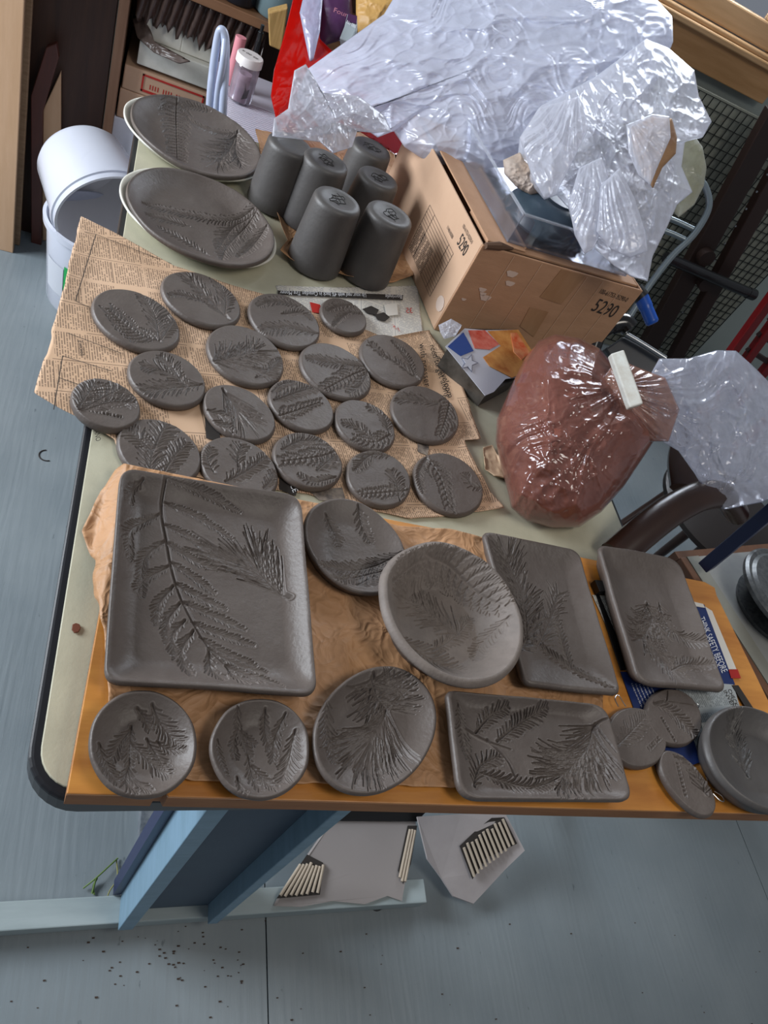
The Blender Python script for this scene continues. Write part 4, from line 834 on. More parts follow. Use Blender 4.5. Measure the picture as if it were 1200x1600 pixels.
def s1(p):
    q = lambda *a: [(x / 2.4, 1050 + y / 2.4) for x, y in a]
    for a, l in ((((500, 180), (495, 280), (500, 330)), .009), (((500, 190), (460, 240), (430, 310)), .010), (((500, 240), (560, 300), (640, 370)), .012), (((495, 300), (500, 380), (570, 440)), .010), (((490, 330), (480, 400), (520, 445)), .009), (((520, 120), (550, 150), (575, 195)), .008), (((575, 110), (620, 180), (680, 250)), .013), (((560, 230), (600, 290), (630, 345)), .009), (((375, 260), (400, 330), (450, 410)), .009), (((600, 240), (640, 265), (700, 275)), .006)): p.feather(q(*a), l, .0034, 34, w=.0006, d=.0009)
clay_body('round_dish', bbe(141, 307, 1079, 1244, 0), DB, .007, .014, .50, s1, 'small round clay dish at the near left corner of the board', 'dish', 'small round dishes', n=190, th=.006, wob=.014)
def s2(p):
    q = lambda *a: [(x / 2.4, 1050 + y / 2.4) for x, y in a]
    for a, l in ((((890, 120), (905, 190), (960, 300)), .008), (((905, 190), (890, 250), (900, 310)), .007), (((915, 200), (960, 240), (975, 250)), .006), (((945, 290), (960, 360), (985, 430)), .010), (((960, 330), (1000, 380), (1040, 430)), .009), (((900, 380), (905, 430), (930, 455)), .006), (((1000, 130), (1010, 200), (1030, 270)), .009), (((1075, 150), (1045, 240), (1040, 320)), .010), (((1115, 210), (1100, 310), (1070, 400)), .014), (((820, 250), (840, 330), (860, 380)), .006)): p.feather(q(*a), l, .0034, 32, w=.0006, d=.0009)
clay_body('round_dish', bbe(331, 483, 1091, 1247, 0), DB, .007, .014, .50, s2, 'small round clay dish, second from the left corner of the board', 'dish', 'small round dishes', n=180, th=.006, wob=.014)
def s3(p): p.pine([(612, 1100), (608, 1118), (590, 1145)], .058, 110, 3, 40, d=.0014); p.pine([(585, 1055), (598, 1080), (615, 1100)], .040, 46, 35, 95, d=.0012); p.poly(p.curve([(585, 1050), (598, 1078), (616, 1098), (640, 1082)]), .001, .0017); p.feather([(510, 1090), (515, 1130), (530, 1185)], .014, .0045, d=.0009); p.feather([(640, 1082), (625, 1065), (600, 1050)], .012, .0045)
clay_body('round_dish', bbe(492, 681, 1041, 1239, 38), DB, .008, .013, .58, s3, 'larger egg-shaped clay dish with a drooping needle fan, centre of the near edge', 'dish', n=230, th=.007, wob=.010)

# ================================================================== MAGAZINE, TOOL, ORNAMENTS
mag = empty('safety_magazine', Pz(1060, 1100, BZ), 'dark blue safety magazine with white lettering under the ornaments', 'magazine')
mg_blue = mat('cover_blue', '1d2f63', .35); mg_grey = text_mat('magazine_text', '8f979b', 'a5abad', '4a5054', 1.45, .0032, .05, False); mg_white = text_mat('magazine_white', 'b9b8b0', 'c9c8c0', '454749', 1.2, .0030, .045, False); mg_red = mat('cover_red', 'a8221c', .4)
MZ = BZ + .0006
def flatp(name, px, z, m, parent, h=.0008): return flat(name, px, z, m, parent, h)
flatp('left_page', [(925, 930), (960, 932), (1010, 1045), (978, 1048)], MZ, mg_white, mag)
flatp('blue_page', [(969, 1050), (1030, 1052), (1090, 1058), (1110, 1185), (1030, 1215), (1020, 1190)], MZ, mg_blue, mag)
flatp('blue_cover', [(1075, 945), (1100, 945), (1148, 1070), (1108, 1070)], MZ, mg_blue, mag)
flatp('white_strip', [(1072, 938), (1098, 944), (1101, 950), (1078, 946)], MZ + .001, paper_wh, mag)
flatp('red_panel', [(1138, 1047), (1152, 1046), (1157, 1060), (1142, 1060)], MZ + .001, mg_red, mag); flatp('pale_border', [(1101, 948), (1112, 955), (1150, 1046), (1138, 1046)], MZ + .0001, paper_wh, mag)
flatp('text_page', [(1050, 1062), (1145, 1070), (1160, 1120), (1150, 1150), (1105, 1220), (1075, 1130)], MZ + .0009, mg_grey, mag)
flatp('white_edge', [(1095, 1130), (1105, 1128), (1130, 1221), (1113, 1221)], MZ + .0018, paper_wh, mag)
flatp('dark_header', [(1143, 1071), (1153, 1071), (1185, 1120), (1172, 1118)], MZ + .0018, ink, mag)
ptext('THINK SAFETY BEFORE', (1091, 966), (1128, 1052), (9, -3), MZ + .0012, white_t, mag); ptext('VISIT OUT THE DOOR', (1083, 966), (1117, 1045), (6, -2), MZ + .0012, white_t, mag)
ptext('CHECK', (1137, 1078), (1149, 1104), (5, -2), MZ + .002, ink, mag); ptext('INVEN', (1130, 1080), (1145, 1107), (5, -2), MZ + .002, ink, mag)
for i in range(6): ptext('It is ready to use the Our Sec', (986 + i * 6, 1068 + i), (1002 + i * 6.5, 1106 + i), (2.4, -.8), MZ + .0012, white_t, mag)
blk = MB(); P = [Pz(*q, BZ + .001) for q in ((922, 912), (945, 914), (958, 930), (930, 930))]; blk.prism([tuple(p) for p in P], (0, 0, .010)); P = [Pz(*q, BZ + .0005) for q in ((930, 930), (936, 930), (985, 1046), (969, 1048))]; blk.prism([tuple(p) for p in P], (0, 0, .0012)); o = blk.build('black_binder', black, bevel=.001); tag(o, 'black binder strip poking out left of the tray on the magazine', 'binder')
OB = BZ + .0042; og = 'oval clay ornaments with wire hooks'
def oA(p): p.feather([(965, 1165), (985, 1145), (1010, 1118)], .016, .0045, d=.0007); p.row([(1012, 1172), (1034, 1150)], 7, d=.0008)
def oB(p): p.feather([(1022, 1098), (1050, 1112), (1088, 1148)], .016, .0045); p.poly(p.curve([(1022, 1100), (1040, 1096), (1085, 1102)]), .0010, .0015); p.poly(p.curve([(1042, 1096), (1043, 1078)]), .0009, .0014); p.row([(1033, 1120), (1055, 1158)], 9)
def oC(p): p.pine([(1104, 1240), (1095, 1215), (1075, 1185)], .022, 34, 8, 60, d=.0012); p.row([(1058, 1190), (1072, 1245)], 9, d=.0008)
clay_body('clay_ornament', bbe(953, 1040, 1102, 1201, 48), OB, .008, 0, .5, oA, 'oval clay ornament nearest the near tray corner, faint leaf', 'ornament', og, n=110)
clay_body('clay_ornament', bbe(1013, 1096, 1074, 1166, 48), OB, .008, 0, .5, oB, 'oval clay ornament just below the magazine tray, crossed stem imprint', 'ornament', og, n=110)
clay_body('clay_ornament', bbe(1032, 1119, 1172, 1275, 52), OB, .008, 0, .5, oC, 'oval clay ornament at the near edge of the board beside the oval bowl', 'ornament', og, n=110)
orn = [x for x in bpy.data.objects if x.name.startswith('clay_ornament')]; orn.sort(key=lambda x: x.name)
def hook(pts, par): t = MB(); t.tube(spline([Pz(x, y, OB + .004) for x, y in pts], 8), .0006, 6); t.build('wire_hook', chrome, par, smooth=True)
hook([(966, 1104), (961, 1092), (966, 1086), (974, 1098), (978, 1104)], orn[0]); hook([(1080, 1102), (1086, 1108), (1092, 1104), (1088, 1099), (1076, 1098)], orn[1]); hook([(1114, 1240), (1124, 1250), (1131, 1252), (1128, 1244), (1116, 1236)], orn[2])
def rb(p): p.pine([(1185, 1205), (1172, 1165), (1155, 1122)], .026, 60, 8, 45, d=.0011); p.poly(p.curve([(1152, 1118), (1165, 1150), (1172, 1190)]), .001, .0014)
clay_body('oval_bowl', bbe(1101, 1282, 1105, 1270, 42), OB - .0002, .008, .018, .55, rb, 'dark oval clay bowl cut off by the right edge of the photo', 'bowl', n=200, th=.008, m=clay_dk, edge=.003, lipw=.05)

# ================================================================== CUPS
def cup(px, py, label, hgt=.113, rt=.0385, rb=.0445, mark=None, sc=1.0):
    c = Pz(px, py, TZ + .0045 + hgt); base = Vector((c[0], c[1], TZ + .0043)); o = empty('clay_cup', base, label, 'cup', 'upturned clay cups')
    rt, rb = rt * sc, rb * sc
    prof = [(rb - .004, 0), (rb, .001), (rb + .0003, .004)] + [(rb + (rt - rb) * (u ** 1.25), .004 + (hgt - .013) * u) for u in np.linspace(.1, 1, 9)] + [(rt - .0008, hgt - .005), (rt - .003, hgt - .0018), (rt - .007, hgt), (rt * .6, hgt - .0006), (rt * .55, hgt - .0016), (0, hgt - .0018)]
    t = MB(); t.lathe(prof, 72, Matrix.Translation(base), False, False); t.lathe([(0, hgt - .008), (rt - .006, hgt - .009), (rb - .004, 0)], 72, Matrix.Translation(base), False, False); body = t.build('cup_body', clay_dk, o, smooth=True)
    if mark is not None:
        t = MB(); k = np.random.default_rng(mark); top = base + Vector((0, 0, hgt - .0015)); a0 = mark * .9
        def q(u, v):
            u, v = u * 1.35, v * 1.35
            return top + Vector((math.cos(a0) * u - math.sin(a0) * v, math.sin(a0) * u + math.cos(a0) * v, 0))
        loop = [q(.011 * math.cos(a) * (1 + .22 * math.sin(3 * a + mark)), .0075 * math.sin(a) * (1 + .25 * math.cos(5 * a))) for a in np.linspace(0, 2 * math.pi, 30)]
        t.tube(loop, .0007, 6, False)
        for ln in ([(-.004, .006), (.002, .001), (.008, -.002)], [(-.008, -.002), (-.002, -.004), (.004, .004)], [(.002, .010), (.003, .005), (-.002, .001)], [(-.012, .004), (-.007, .002), (-.003, -.003)], [(.005, -.004), (.009, .002), (.012, .008)]): t.tube(spline([q(u + k.uniform(-.001, .001), v + k.uniform(-.001, .001)) for u, v in ln], 5), .0006, 6)
        t.build('stamped_mark', line_dk, o, smooth=True)
    return o
cup(529, 311, 'upturned clay cup nearest the camera at front left of the cluster', mark=1, hgt=.118)
cup(511, 249, 'upturned clay cup behind the front left one, mark smudged', mark=2, hgt=.115)
cup(582, 229, 'upturned clay cup at the back beside the red bag', mark=3, sc=.98)
cup(593, 276, 'upturned clay cup in the middle of the right row', mark=4, sc=.96, hgt=.108)
cup(611, 333, 'upturned clay cup at the front right, next to the carton', mark=5, hgt=.117, sc=1.02)
cup(456, 223, 'upturned clay cup at the back left with plastic film over its top', mark=None, hgt=.11)
# ================================================================== CARTON 5290
bx = empty('cardboard_carton', (.66, 1.15, TZ), 'brown cardboard carton printed 5290 standing on the table, open on top', 'box')
A0 = np.array([.507, .968, TZ + .001]); ZT = TZ + .168
ux = np.array([.33, .032, 0]); ux /= np.linalg.norm(ux); uy = np.array([-.125, .99, 0]); uy /= np.linalg.norm(uy)
W_, D_ = .335, .40; t_ = .004
def bp(a, b, z): return A0 + ux * a + uy * b + np.array([0, 0, z])
H_ = ZT - TZ
def wall(name, a0, a1, b0, b1, z0, z1, m): t = MB(); t.hexa([bp(a0, b0, z0), bp(a1, b0, z0), bp(a1, b1, z0), bp(a0, b1, z0), bp(a0, b0, z1), bp(a1, b0, z1), bp(a1, b1, z1), bp(a0, b1, z1)]); return t.build(name, m, bx, bevel=.0012)
fw_ = wall('front_wall', 0, W_, 0, t_, 0, H_, card); lw_ = wall('side_wall', 0, t_, t_, D_, 0, H_, card_lt); wall('side_wall', W_ - t_, W_, t_, D_, 0, H_, card); wall('back_wall', t_, W_ - t_, D_ - t_, D_, 0, H_, card); wall('bottom', t_, W_ - t_, t_, D_ - t_, .0, t_, card)  # left wall in paler card: its lit side is painted into the colour
wall('top_flap', .012, .085, .012, D_ - .01, H_ + .001, H_ + .004, card); wall('top_flap', .014, W_ - .006, .012, .10, H_ - .004, H_ + .0005, card); wall('top_flap', .10, W_ - .01, .20, D_ - .01, H_ + .001, H_ + .004, card)
# torn corner and dark gap
t = MB(); t.tube([bp(.004, -.001, H_ + .001), bp(.03, .004, H_ + .004), bp(.06, .012, H_ + .002)], [.005, .007, .002], 8); t.build('torn_corner', mat('torn_card', '5a4232', .9), bx)
t = MB(); t.tube(spline([bp(.086, .02, H_ + .005), bp(.088, .12, H_ + .005), bp(.084, .22, H_ + .006), bp(.089, .36, H_ + .005)]), .0022, 8); t.build('frayed_edge', card_lt, bx)
def fpt(a, z): return bp(a, -.0004, z)
text3('box_number', '5290', fpt(.262, .108), fpt(.315, .104), (0, 0, .026), ink, fw_, .0004); text3('box_code', '100-61753-05290-0', fpt(.253, .143), fpt(.318, .140), (0, 0, .009), ink, fw_, .0004)
def lpt(b, z): return bp(-.0004, b, z)
text3('box_number', '5290', lpt(.066, .125), lpt(.030, .125), (0, 0, .020), ink, lw_, .0004); text3('box_code', '100-61753-05290-0', lpt(.075, .150), lpt(.028, .150), (0, 0, .006), ink, lw_, .0004); text3('box_code', '114616088', lpt(.115, .120), lpt(.085, .120), (0, 0, .006), ink, lw_, .0004)
t = MB()
for i in range(15):
    z = .022 + i * .0062; t.add([lpt(.06 + .0, z) + 0, lpt(.20, z), lpt(.20, z + .0007), lpt(.06, z + .0007)], [(0, 1, 2, 3)])
for b in (.06, .085, .2, .17): t.add([lpt(b, .022), lpt(b + .001, .022), lpt(b + .001, .109), lpt(b, .109)], [(0, 1, 2, 3)])
t.build('printed_table', ink, lw_)
for i in range(8): text3('small_print', random.choice(['IIII III IIIII II', 'III IIIII III IIII']), lpt(.195, .024 + i * .0062), lpt(.12, .024 + i * .0062), (0, 0, .0035), ink, lw_, .0004)
def patch(name, pl, m, par): t = MB(); n_ = np.array(-uy) * .0006; t.prism([tuple(p) for p in pl], tuple(n_)); t.build(name, m, par)
patch('packing_tape', [fpt(.155, .166), fpt(.205, .166), fpt(.198, .105), fpt(.150, .108)], tape_m, fw_); patch('packing_tape', [fpt(.145, .085), fpt(.185, .085), fpt(.190, .030), fpt(.150, .045)], tape_m, fw_)
smear = mat('paint_smear', 'cdb8aa', .7)
for (a, z, s) in ((.075, .135, .012), (.082, .118, .010), (.042, .095, .008), (.055, .082, .012), (.047, .088, .007), (.02, .07, .005)): patch('paint_smear', [fpt(a + s * (1 + .3 * math.sin(3 * k)) * math.cos(k) * .8, z + s * .6 * math.sin(k) * (1 + .3 * math.cos(2 * k))) for k in np.linspace(0, 6.28, 12)[:-1]], smear, fw_)
t = MB(); t.prism([tuple(lpt(.022 + .014 * math.cos(k), .038 + .013 * math.sin(k))) for k in np.linspace(0, 6.28, 12)[:-1]], tuple(-ux * .0006)); t.build('paint_smear', smear, lw_)
for a in (.06, .115, .21, .245, .29): patch('crease_line', [fpt(a, .002), fpt(a + .0012, .002), fpt(a + .0012, .165), fpt(a, .165)], card_lt, fw_)

# clear plastic tub with dark bowl on the carton
tubz = ZT + .0055
cl = empty('clear_storage_box', bp(.21, .12, H_ + .006), 'clear plastic storage box holding a dark bowl, on top of the carton', 'box')
def cw(a0, a1, b0, b1, z0, z1): t = MB(); t.hexa([bp(a0, b0, z0), bp(a1, b0, z0), bp(a1, b1, z0), bp(a0, b1, z0), bp(a0, b0, z1), bp(a1, b0, z1), bp(a1, b1, z1), bp(a0, b1, z1)]); return t
hz = H_ + .0058; c0, c1_, d0, d1 = .050, .30, .020, .30
t = cw(c0, c1_, d0, d0 + .0015, hz, hz + .05); 
for q in (cw(c0, c0 + .0015, d0, d1, hz, hz + .05), cw(c1_ - .0015, c1_, d0, d1, hz, hz + .05), cw(c0, c1_, d1 - .0015, d1, hz, hz + .05), cw(c0, c1_, d0, d1, hz, hz + .0015)): t.add(q.v, q.f)
t.build('box_shell', film_wall, cl)
t = cw(c0 - .003, c1_ + .003, d0 - .003, d0 + .002, hz + .049, hz + .0515); 
for q in (cw(c0 - .003, c0 + .002, d0, d1, hz + .049, hz + .0515), cw(c1_ - .002, c1_ + .003, d0, d1, hz + .049, hz + .0515)): t.add(q.v, q.f)
t.build('box_rim', mat('clear_rim', 'c9cdd6', .2, alpha=.25), cl)
bwc = bp(.168, .118, hz + .002); t = MB(); t.lathe([(.078, 0), (.080, .004), (.076, .016), (.064, .032), (.045, .042), (.03, .044), (.028, .047), (0, .047)], 56, Matrix.Translation(bwc), True, False); o = t.build('dark_bowl', dkbowl, smooth=True); tag(o, 'dark blue grey bowl seen inside the clear box', 'bowl')
o = pillow('crumpled_paper', [(786, 250), (812, 238), (842, 254), (868, 276), (862, 296), (830, 306), (806, 292), (788, 272)], lambda U, V: 1.20 + 0 * U, .02, .025, mat('crumple_paper', '9a8370', .7, noise=(20, 'b5a79c', 1, S1)), n=60, amp=.008, sc=30, label='crumpled brown paper wad above the dark bowl in the clear box', cat='paper', seed=77)

# ================================================================== PACKAGING by the clay bag
pk = empty('food_packet', Pz(765, 570, TZ), 'flattened cereal packet with blue, white star and orange food picture leaning by the clay bag', 'packet')
def tilt_poly(name, px, zs, m, th=.001, parent=pk):
    P = [Pz(x, y, z) for (x, y), z in zip(px, zs)]; n = np.cross(P[1] - P[0], P[2] - P[0]); n /= np.linalg.norm(n); n = n if n[2] > 0 else -n
    t = MB(); t.prism([tuple(p) for p in P], tuple(-n * th)); return t.build(name, m, parent)
def pkz(x, y):   # the packet's sloping face
    u = np.array([725., 512]); v = np.array([770., 612]); s = ((np.array([x, y]) - u) @ (v - u)) / ((v - u) @ (v - u)); return TZ + .050 - .018 * s
def pkp(name, px, m, up=.0): 
    P = [(x, y) for x, y in px]; Q = [Pz(x, y, pkz(x, y) + up) for x, y in P]; t = MB(); t.prism([tuple(q) for q in Q], (0, 0, -.0008)); return t.build(name, m, pk)
pic = mat('food_picture', 'a8612a', .35, noise=(22, 'd9a05c', 1, S1)); pkw = mat('packet_white', 'b9bcc8', .3); pks = mat('packet_side', '2a2723', .3, noise=(30, '55504a', .8, S1))
pkp('packet_face', [(696, 541), (726, 513), (758, 516), (810, 515), (833, 551), (806, 590), (790, 592), (772, 612), (758, 618)], pkw)
pkp('blue_panel', [(700, 541), (724, 519), (740, 548), (720, 556)], mat('packet_blue', '2c4a8c', .3), .0012); pkp('red_picture', [(732, 516), (758, 516), (780, 538), (765, 546), (742, 544)], mat('packet_red', 'b3321f', .35, noise=(40, 'd8887a', .8, S1)), .0012)
pkp('orange_picture', [(762, 517), (810, 515), (833, 551), (812, 585), (800, 590), (765, 572), (755, 558), (783, 540)], pic, .0012)
pkp('orange_slice', [(798, 520), (808, 520), (828, 551), (815, 562), (803, 550)], mat('packet_slice', 'c9512c', .35, noise=(40, 'e0a878', .9, S1)), .0022)
sx, sy = 733, 567; pkp('star_outline', [(sx + (15 if k % 2 == 0 else 7) * math.sin(k * math.pi / 5 + .3), sy - (15 if k % 2 == 0 else 7) * math.cos(k * math.pi / 5 + .3)) for k in range(10)], mat('star_grey', '7d8090', .3), .0012); pkp('star_fill', [(sx + (12 if k % 2 == 0 else 5.5) * math.sin(k * math.pi / 5 + .3), sy - (12 if k % 2 == 0 else 5.5) * math.cos(k * math.pi / 5 + .3)) for k in range(10)], pkw, .0024)
top = [(696, 541), (758, 618), (772, 612), (790, 592)]; 
P = [Pz(x, y, pkz(x, y) - .006) for x, y in [(700, 543), (758, 618), (806, 592), (833, 551), (810, 515), (726, 513)]]; t = MB(); n = len(P); vs = [tuple(p) for p in P] + [(p[0], p[1], TZ + .002) for p in P]; t.add(vs, [tuple(range(n)), tuple(range(2 * n - 1, n - 1, -1))] + [(i, n + i, n + (i + 1) % n, (i + 1) % n) for i in range(n)]); t.build('packet_body', pks, pk)
o = pillow('cling_film', [(685, 508), (705, 498), (722, 508), (712, 525), (694, 530), (688, 520)], lambda U, V: 1.16 + 0 * U, .01, .01, film2, n=40, amp=.004, sc=60, label='scrap of clear film between the carton corner and food packet', cat='film', seed=8)
o = sheet('paper_scrap', [(753, 702), (768, 697), (775, 712), (788, 740), (790, 752), (770, 748), (756, 735)], TZ + .001, paper_wh if False else mat('scrap_tan', 'c7ab8c', .8), n=30, amp=.003, curl=.006, sc=40, label='small torn tan paper scrap at the left foot of the clay bag', cat='paper', seed=5)

# ================================================================== CLAY BAG
def dcb(U, V): return 1.045 + (800 - V) * .0003
cb_px = [(868, 522), (905, 528), (938, 545), (962, 575), (985, 600), (1003, 628), (1025, 648), (1028, 680), (1005, 715), (975, 760), (940, 800), (905, 824), (860, 826), (822, 815), (798, 795), (786, 745), (774, 690), (776, 655), (800, 600), (820, 560), (842, 532)]
ck = empty('clay_bag', Pz(880, 700, TZ), 'clear plastic bag of terracotta clay closed with a white clip', 'bag')
inner = [(600 * 0 + 898 + (x - 898) * .90, 680 + (y - 680) * .91) for x, y in cb_px]
def block():
    # roughly cubic lump of clay under the film, standing on the table
    P = [Pz(*q, TZ + .003) for q in ((798, 792), (915, 806), (968, 705), (800, 655))]; T = [Pz(*q, .875) for q in ((866, 692), (1000, 672), (955, 552), (850, 542))]
    t = MB(); t.hexa([tuple(p) for p in P] + [tuple(p) for p in T]); o = t.build('clay_block', terra, ck)
    b = o.modifiers.new('b', 'BEVEL'); b.width = .02; b.segments = 4; s = o.modifiers.new('s', 'SUBSURF'); s.levels = 3; s.render_levels = 3; s.subdivision_type = 'SIMPLE'
    tx = bpy.data.textures.new('lump', 'CLOUDS'); tx.noise_scale = .05; dm = o.modifiers.new('d', 'DISPLACE'); dm.texture = tx; dm.strength = .012; dm.texture_coords = 'GLOBAL'
    o.data.polygons.foreach_set('use_smooth', [True] * len(o.data.polygons)); return o
block()
pillow('clay_lump', [(893 + (x - 893) * .93, 680 + (y - 680) * .94) for x, y in cb_px], lambda U, V: dcb(U, V) + .01, .085, .045, terra, n=90, amp=.022, sc=9, seed=14, parent=ck, zmin=TZ + .003, smooth_edge=.4, fine=.05)
pillow('film', cb_px, dcb, .135, .06, film_clay, n=170, amp=.013, sc=13, seed=11, gather=(985, 600, 9, .004), parent=ck, zmin=TZ + .001, smooth_edge=.4, fine=.12)
def dt(U, V): return 1.04 + (U - 1000) * .0006
pillow('gathered_neck', [(935, 600), (965, 560), (1000, 575), (1040, 590), (1062, 640), (1045, 690), (1010, 690), (980, 650), (950, 640)], lambda U, V: 1.03 + 0 * U, .03, .03, plastic('neck_film', 'b88a78', .5, .1), n=90, amp=.003, sc=20, seed=61, parent=ck, gather=(960, 605, 12, .009))
pillow('bag_tail', [(1008, 600), (1030, 560), (1075, 560), (1120, 547), (1150, 548), (1180, 575), (1215, 610), (1240, 700), (1225, 770), (1190, 785), (1130, 797), (1105, 775), (1085, 740), (1060, 705), (1035, 690), (1020, 655)], dt, .035, .03, film_tail, n=170, amp=.018, sc=10, seed=19, parent=ck, gather=(975, 605, 7, .008), smooth_edge=.6, fine=.10)
pa, pb = Pd(962, 552, .968), Pd(992, 636, .962); dr_ = (pb - pa) / np.linalg.norm(pb - pa); sd_ = np.cross(dr_, FW); sd_ /= np.linalg.norm(sd_); fw2 = np.cross(sd_, dr_)
t = MB(); hw, hd = .0095, .008
t.hexa([pa - sd_ * hw + fw2 * hd, pb - sd_ * hw + fw2 * hd, pb + sd_ * hw + fw2 * hd, pa + sd_ * hw + fw2 * hd, pa - sd_ * hw - fw2 * hd, pb - sd_ * hw - fw2 * hd, pb + sd_ * hw - fw2 * hd, pa + sd_ * hw - fw2 * hd])
t.build('clip', mat('clip_white', 'd4d8d4', .4, noise=(50, 'b9b3a8', .9, S1)), ck, bevel=.002)

# ================================================================== BIG PLASTIC BAGS
big1 = pillow('plastic_bag', [(462, 150), (480, 108), (540, 65), (600, 22), (625, -20), (760, -60), (900, -60), (1010, -20), (1050, 25), (1052, 65), (1030, 120), (985, 190), (900, 225), (830, 235), (790, 262), (730, 262), (670, 255), (632, 230), (615, 205), (590, 215), (540, 180), (500, 200)], lambda U, V: 1.30 + (V < 0) * 0 + (240 - V) * .0003, .07, .06, film, n=280, amp=.022, sc=8, seed=101, centre=(760, 100), smooth_edge=.5, fine=.04, gather=(400, 165, 16, .005), stretch=(.8, 1.3, 1.0), label='large milky plastic bag billowing over the back of the carton', cat='bag')
big2 = pillow('plastic_bag', [(425, 213), (428, 185), (450, 170), (460, 110), (478, 100), (505, 145), (560, 150), (600, 180), (612, 205), (585, 208), (558, 205), (550, 230), (520, 240), (500, 222), (470, 218)], lambda U, V: 1.16 + (V < 0) * 0 + (U - 500) * .0006, .012, .012, film2, n=120, amp=.009, sc=22, fine=.06, gather=(640, 100, 12, .003), seed=55, centre=(525, 185), label='thin clear film tongue draped over the back left cup', cat='bag', stretch=(1, 1, .6))
big3 = pillow('plastic_bag', [(812, 215), (845, 165), (930, 120), (1010, 60), (1045, 75), (1085, 110), (1092, 150), (1112, 190), (1098, 215), (1070, 222), (1065, 260), (1082, 300), (1058, 320), (1040, 360), (1020, 400), (1012, 440), (985, 432), (955, 412), (925, 385), (914, 398), (900, 370), (888, 325), (870, 305), (850, 312), (826, 285), (808, 250)], lambda U, V: 1.19 + (V < 0) * 0 + (300 - V) * .0004, .06, .04, film2, n=240, amp=.020, sc=12, seed=71, centre=(950, 240), fine=.06, gather=(880, 60, 9, .005), label='crumpled clear plastic bag hanging over the right side of the storage box', cat='bag', stretch=(1.5, .9, .7))
pillow('bag_fold', [(888, 318), (905, 262), (940, 245), (955, 290), (945, 350), (926, 390), (913, 397), (898, 368)], lambda U, V: 1.115 + 0 * U, .012, .012, film2, n=80, amp=.008, sc=20, seed=81, parent=big3, fine=.05, gather=(925, 230, 14, .004))
pillow('bag_fold', [(932, 362), (938, 290), (968, 262), (992, 310), (1008, 360), (1012, 392), (985, 402), (955, 390)], lambda U, V: 1.105 + 0 * U, .014, .012, film2, n=80, amp=.008, sc=18, seed=82, parent=big3, fine=.05, gather=(950, 240, 12, .005))
pillow('bag_fold', [(812, 215), (842, 168), (905, 150), (920, 200), (890, 262), (868, 305), (850, 310), (832, 280)], lambda U, V: 1.12 + 0 * U, .015, .012, film2, n=90, amp=.010, sc=16, seed=83, parent=big3, fine=.05, gather=(900, 130, 12, .005))
pillow('bag_fold', [(978, 195), (1020, 178), (1046, 182), (1048, 215), (1030, 255), (1016, 290), (998, 275), (982, 240)], lambda U, V: 1.105 + 0 * U, .006, .005, film2, n=60, amp=.006, sc=20, seed=84, parent=big3, fine=.05, gather=(980, 180, 12, .003))
big4 = pillow('plastic_bag', [(1040, 210), (1080, 205), (1098, 230), (1104, 262), (1100, 290), (1085, 320), (1060, 340), (1045, 320), (1050, 260)], lambda U, V: 1.28 + 0 * U, .02, .03, film_y, n=90, amp=.007, sc=14, seed=23, label='greenish frosted bag bulging behind the clear bag at the right', cat='bag')
pb1 = pillow('paper_bag', [(985, 200), (1020, 182), (1050, 185), (1058, 215), (1056, 240), (1035, 262), (1020, 295), (1005, 270), (990, 240)], lambda U, V: 1.135 + 0 * U, .015, .02, mat('paper_bag_brown', '8a6a54', .7, noise=(14, 'a98352', .7, S1)), n=70, amp=.006, sc=24, seed=31, label='brown paper bag half wrapped by the clear plastic at the right', cat='bag')
# red, white, purple and gold bags behind
rb_ = pillow('red_bag', [(462, -20), (498, -20), (500, 60), (560, 120), (640, 190), (642, 258), (600, 215), (520, 190), (440, 216), (436, 210), (423, 150), (428, 110), (445, 50)], lambda U, V: 1.42 + (200 - V) * .0006, .015, .02, film_red, n=110, amp=.006, sc=10, seed=12, centre=(480, 150), label='bright red plastic bag standing behind the cups', cat='bag', stretch=(1.5, 1, .5))
wb_ = pillow('white_bag', [(475, -10), (505, -10), (500, 50), (490, 92), (484, 98), (476, 60), (468, 20)], lambda U, V: 1.47 + 0 * U, .012, .01, white_film, n=50, amp=.004, sc=20, seed=13, label='pale lilac plastic strip between the red and purple bags', cat='bag')
pu_ = pillow('purple_bag', [(503, -25), (548, -25), (552, 30), (536, 62), (505, 72), (494, 66), (499, 30)], lambda U, V: 1.56 + 0 * U, .02, .03, purple, n=50, amp=.002, sc=14, seed=14, label='deep purple packet with light lettering behind the plastic bag', cat='packet')
pup = lambda x, y: Pd(x, y, 1.515)
text3('packet_print', 'Foun', pup(521, 18), pup(543, 27), pup(523, 11) - pup(521, 18), mat('pink_print', 'b0707f', .6), pu_, -.001)
lb = MB(); lb.prism([tuple(Pd(x, y, 1.50)) for x, y in ((543, 20), (558, 24), (557, 48), (548, 66), (530, 60), (538, 40))], tuple(FW * .03)); o = lb.build('spray_bottle', mat('bottle_pale', '9aa3a6', .4), bevel=.003); tag(o, 'narrow grey bottle with dark collar beside the purple packet', 'bottle')
lb = MB(); lb.prism([tuple(Pd(x, y, 1.499)) for x, y in ((544, 22), (558, 26), (557, 38), (541, 34))], tuple(-FW * .002)); lb.build('bottle_label', purple, o)
text3('label_print', 'No 086', Pd(541, 36, 1.496), Pd(555, 44, 1.496), Pd(543, 31, 1.496) - Pd(541, 36, 1.496), white_t, o, -.0005)
go = pillow('gold_bag', [(556, -25), (640, -25), (618, 25), (590, 50), (560, 60), (556, 20)], lambda U, V: 1.56 + 0 * U, .02, .03, gold, n=60, amp=.007, sc=16, seed=15, label='gold tan paper bag right of the purple packet', cat='bag')

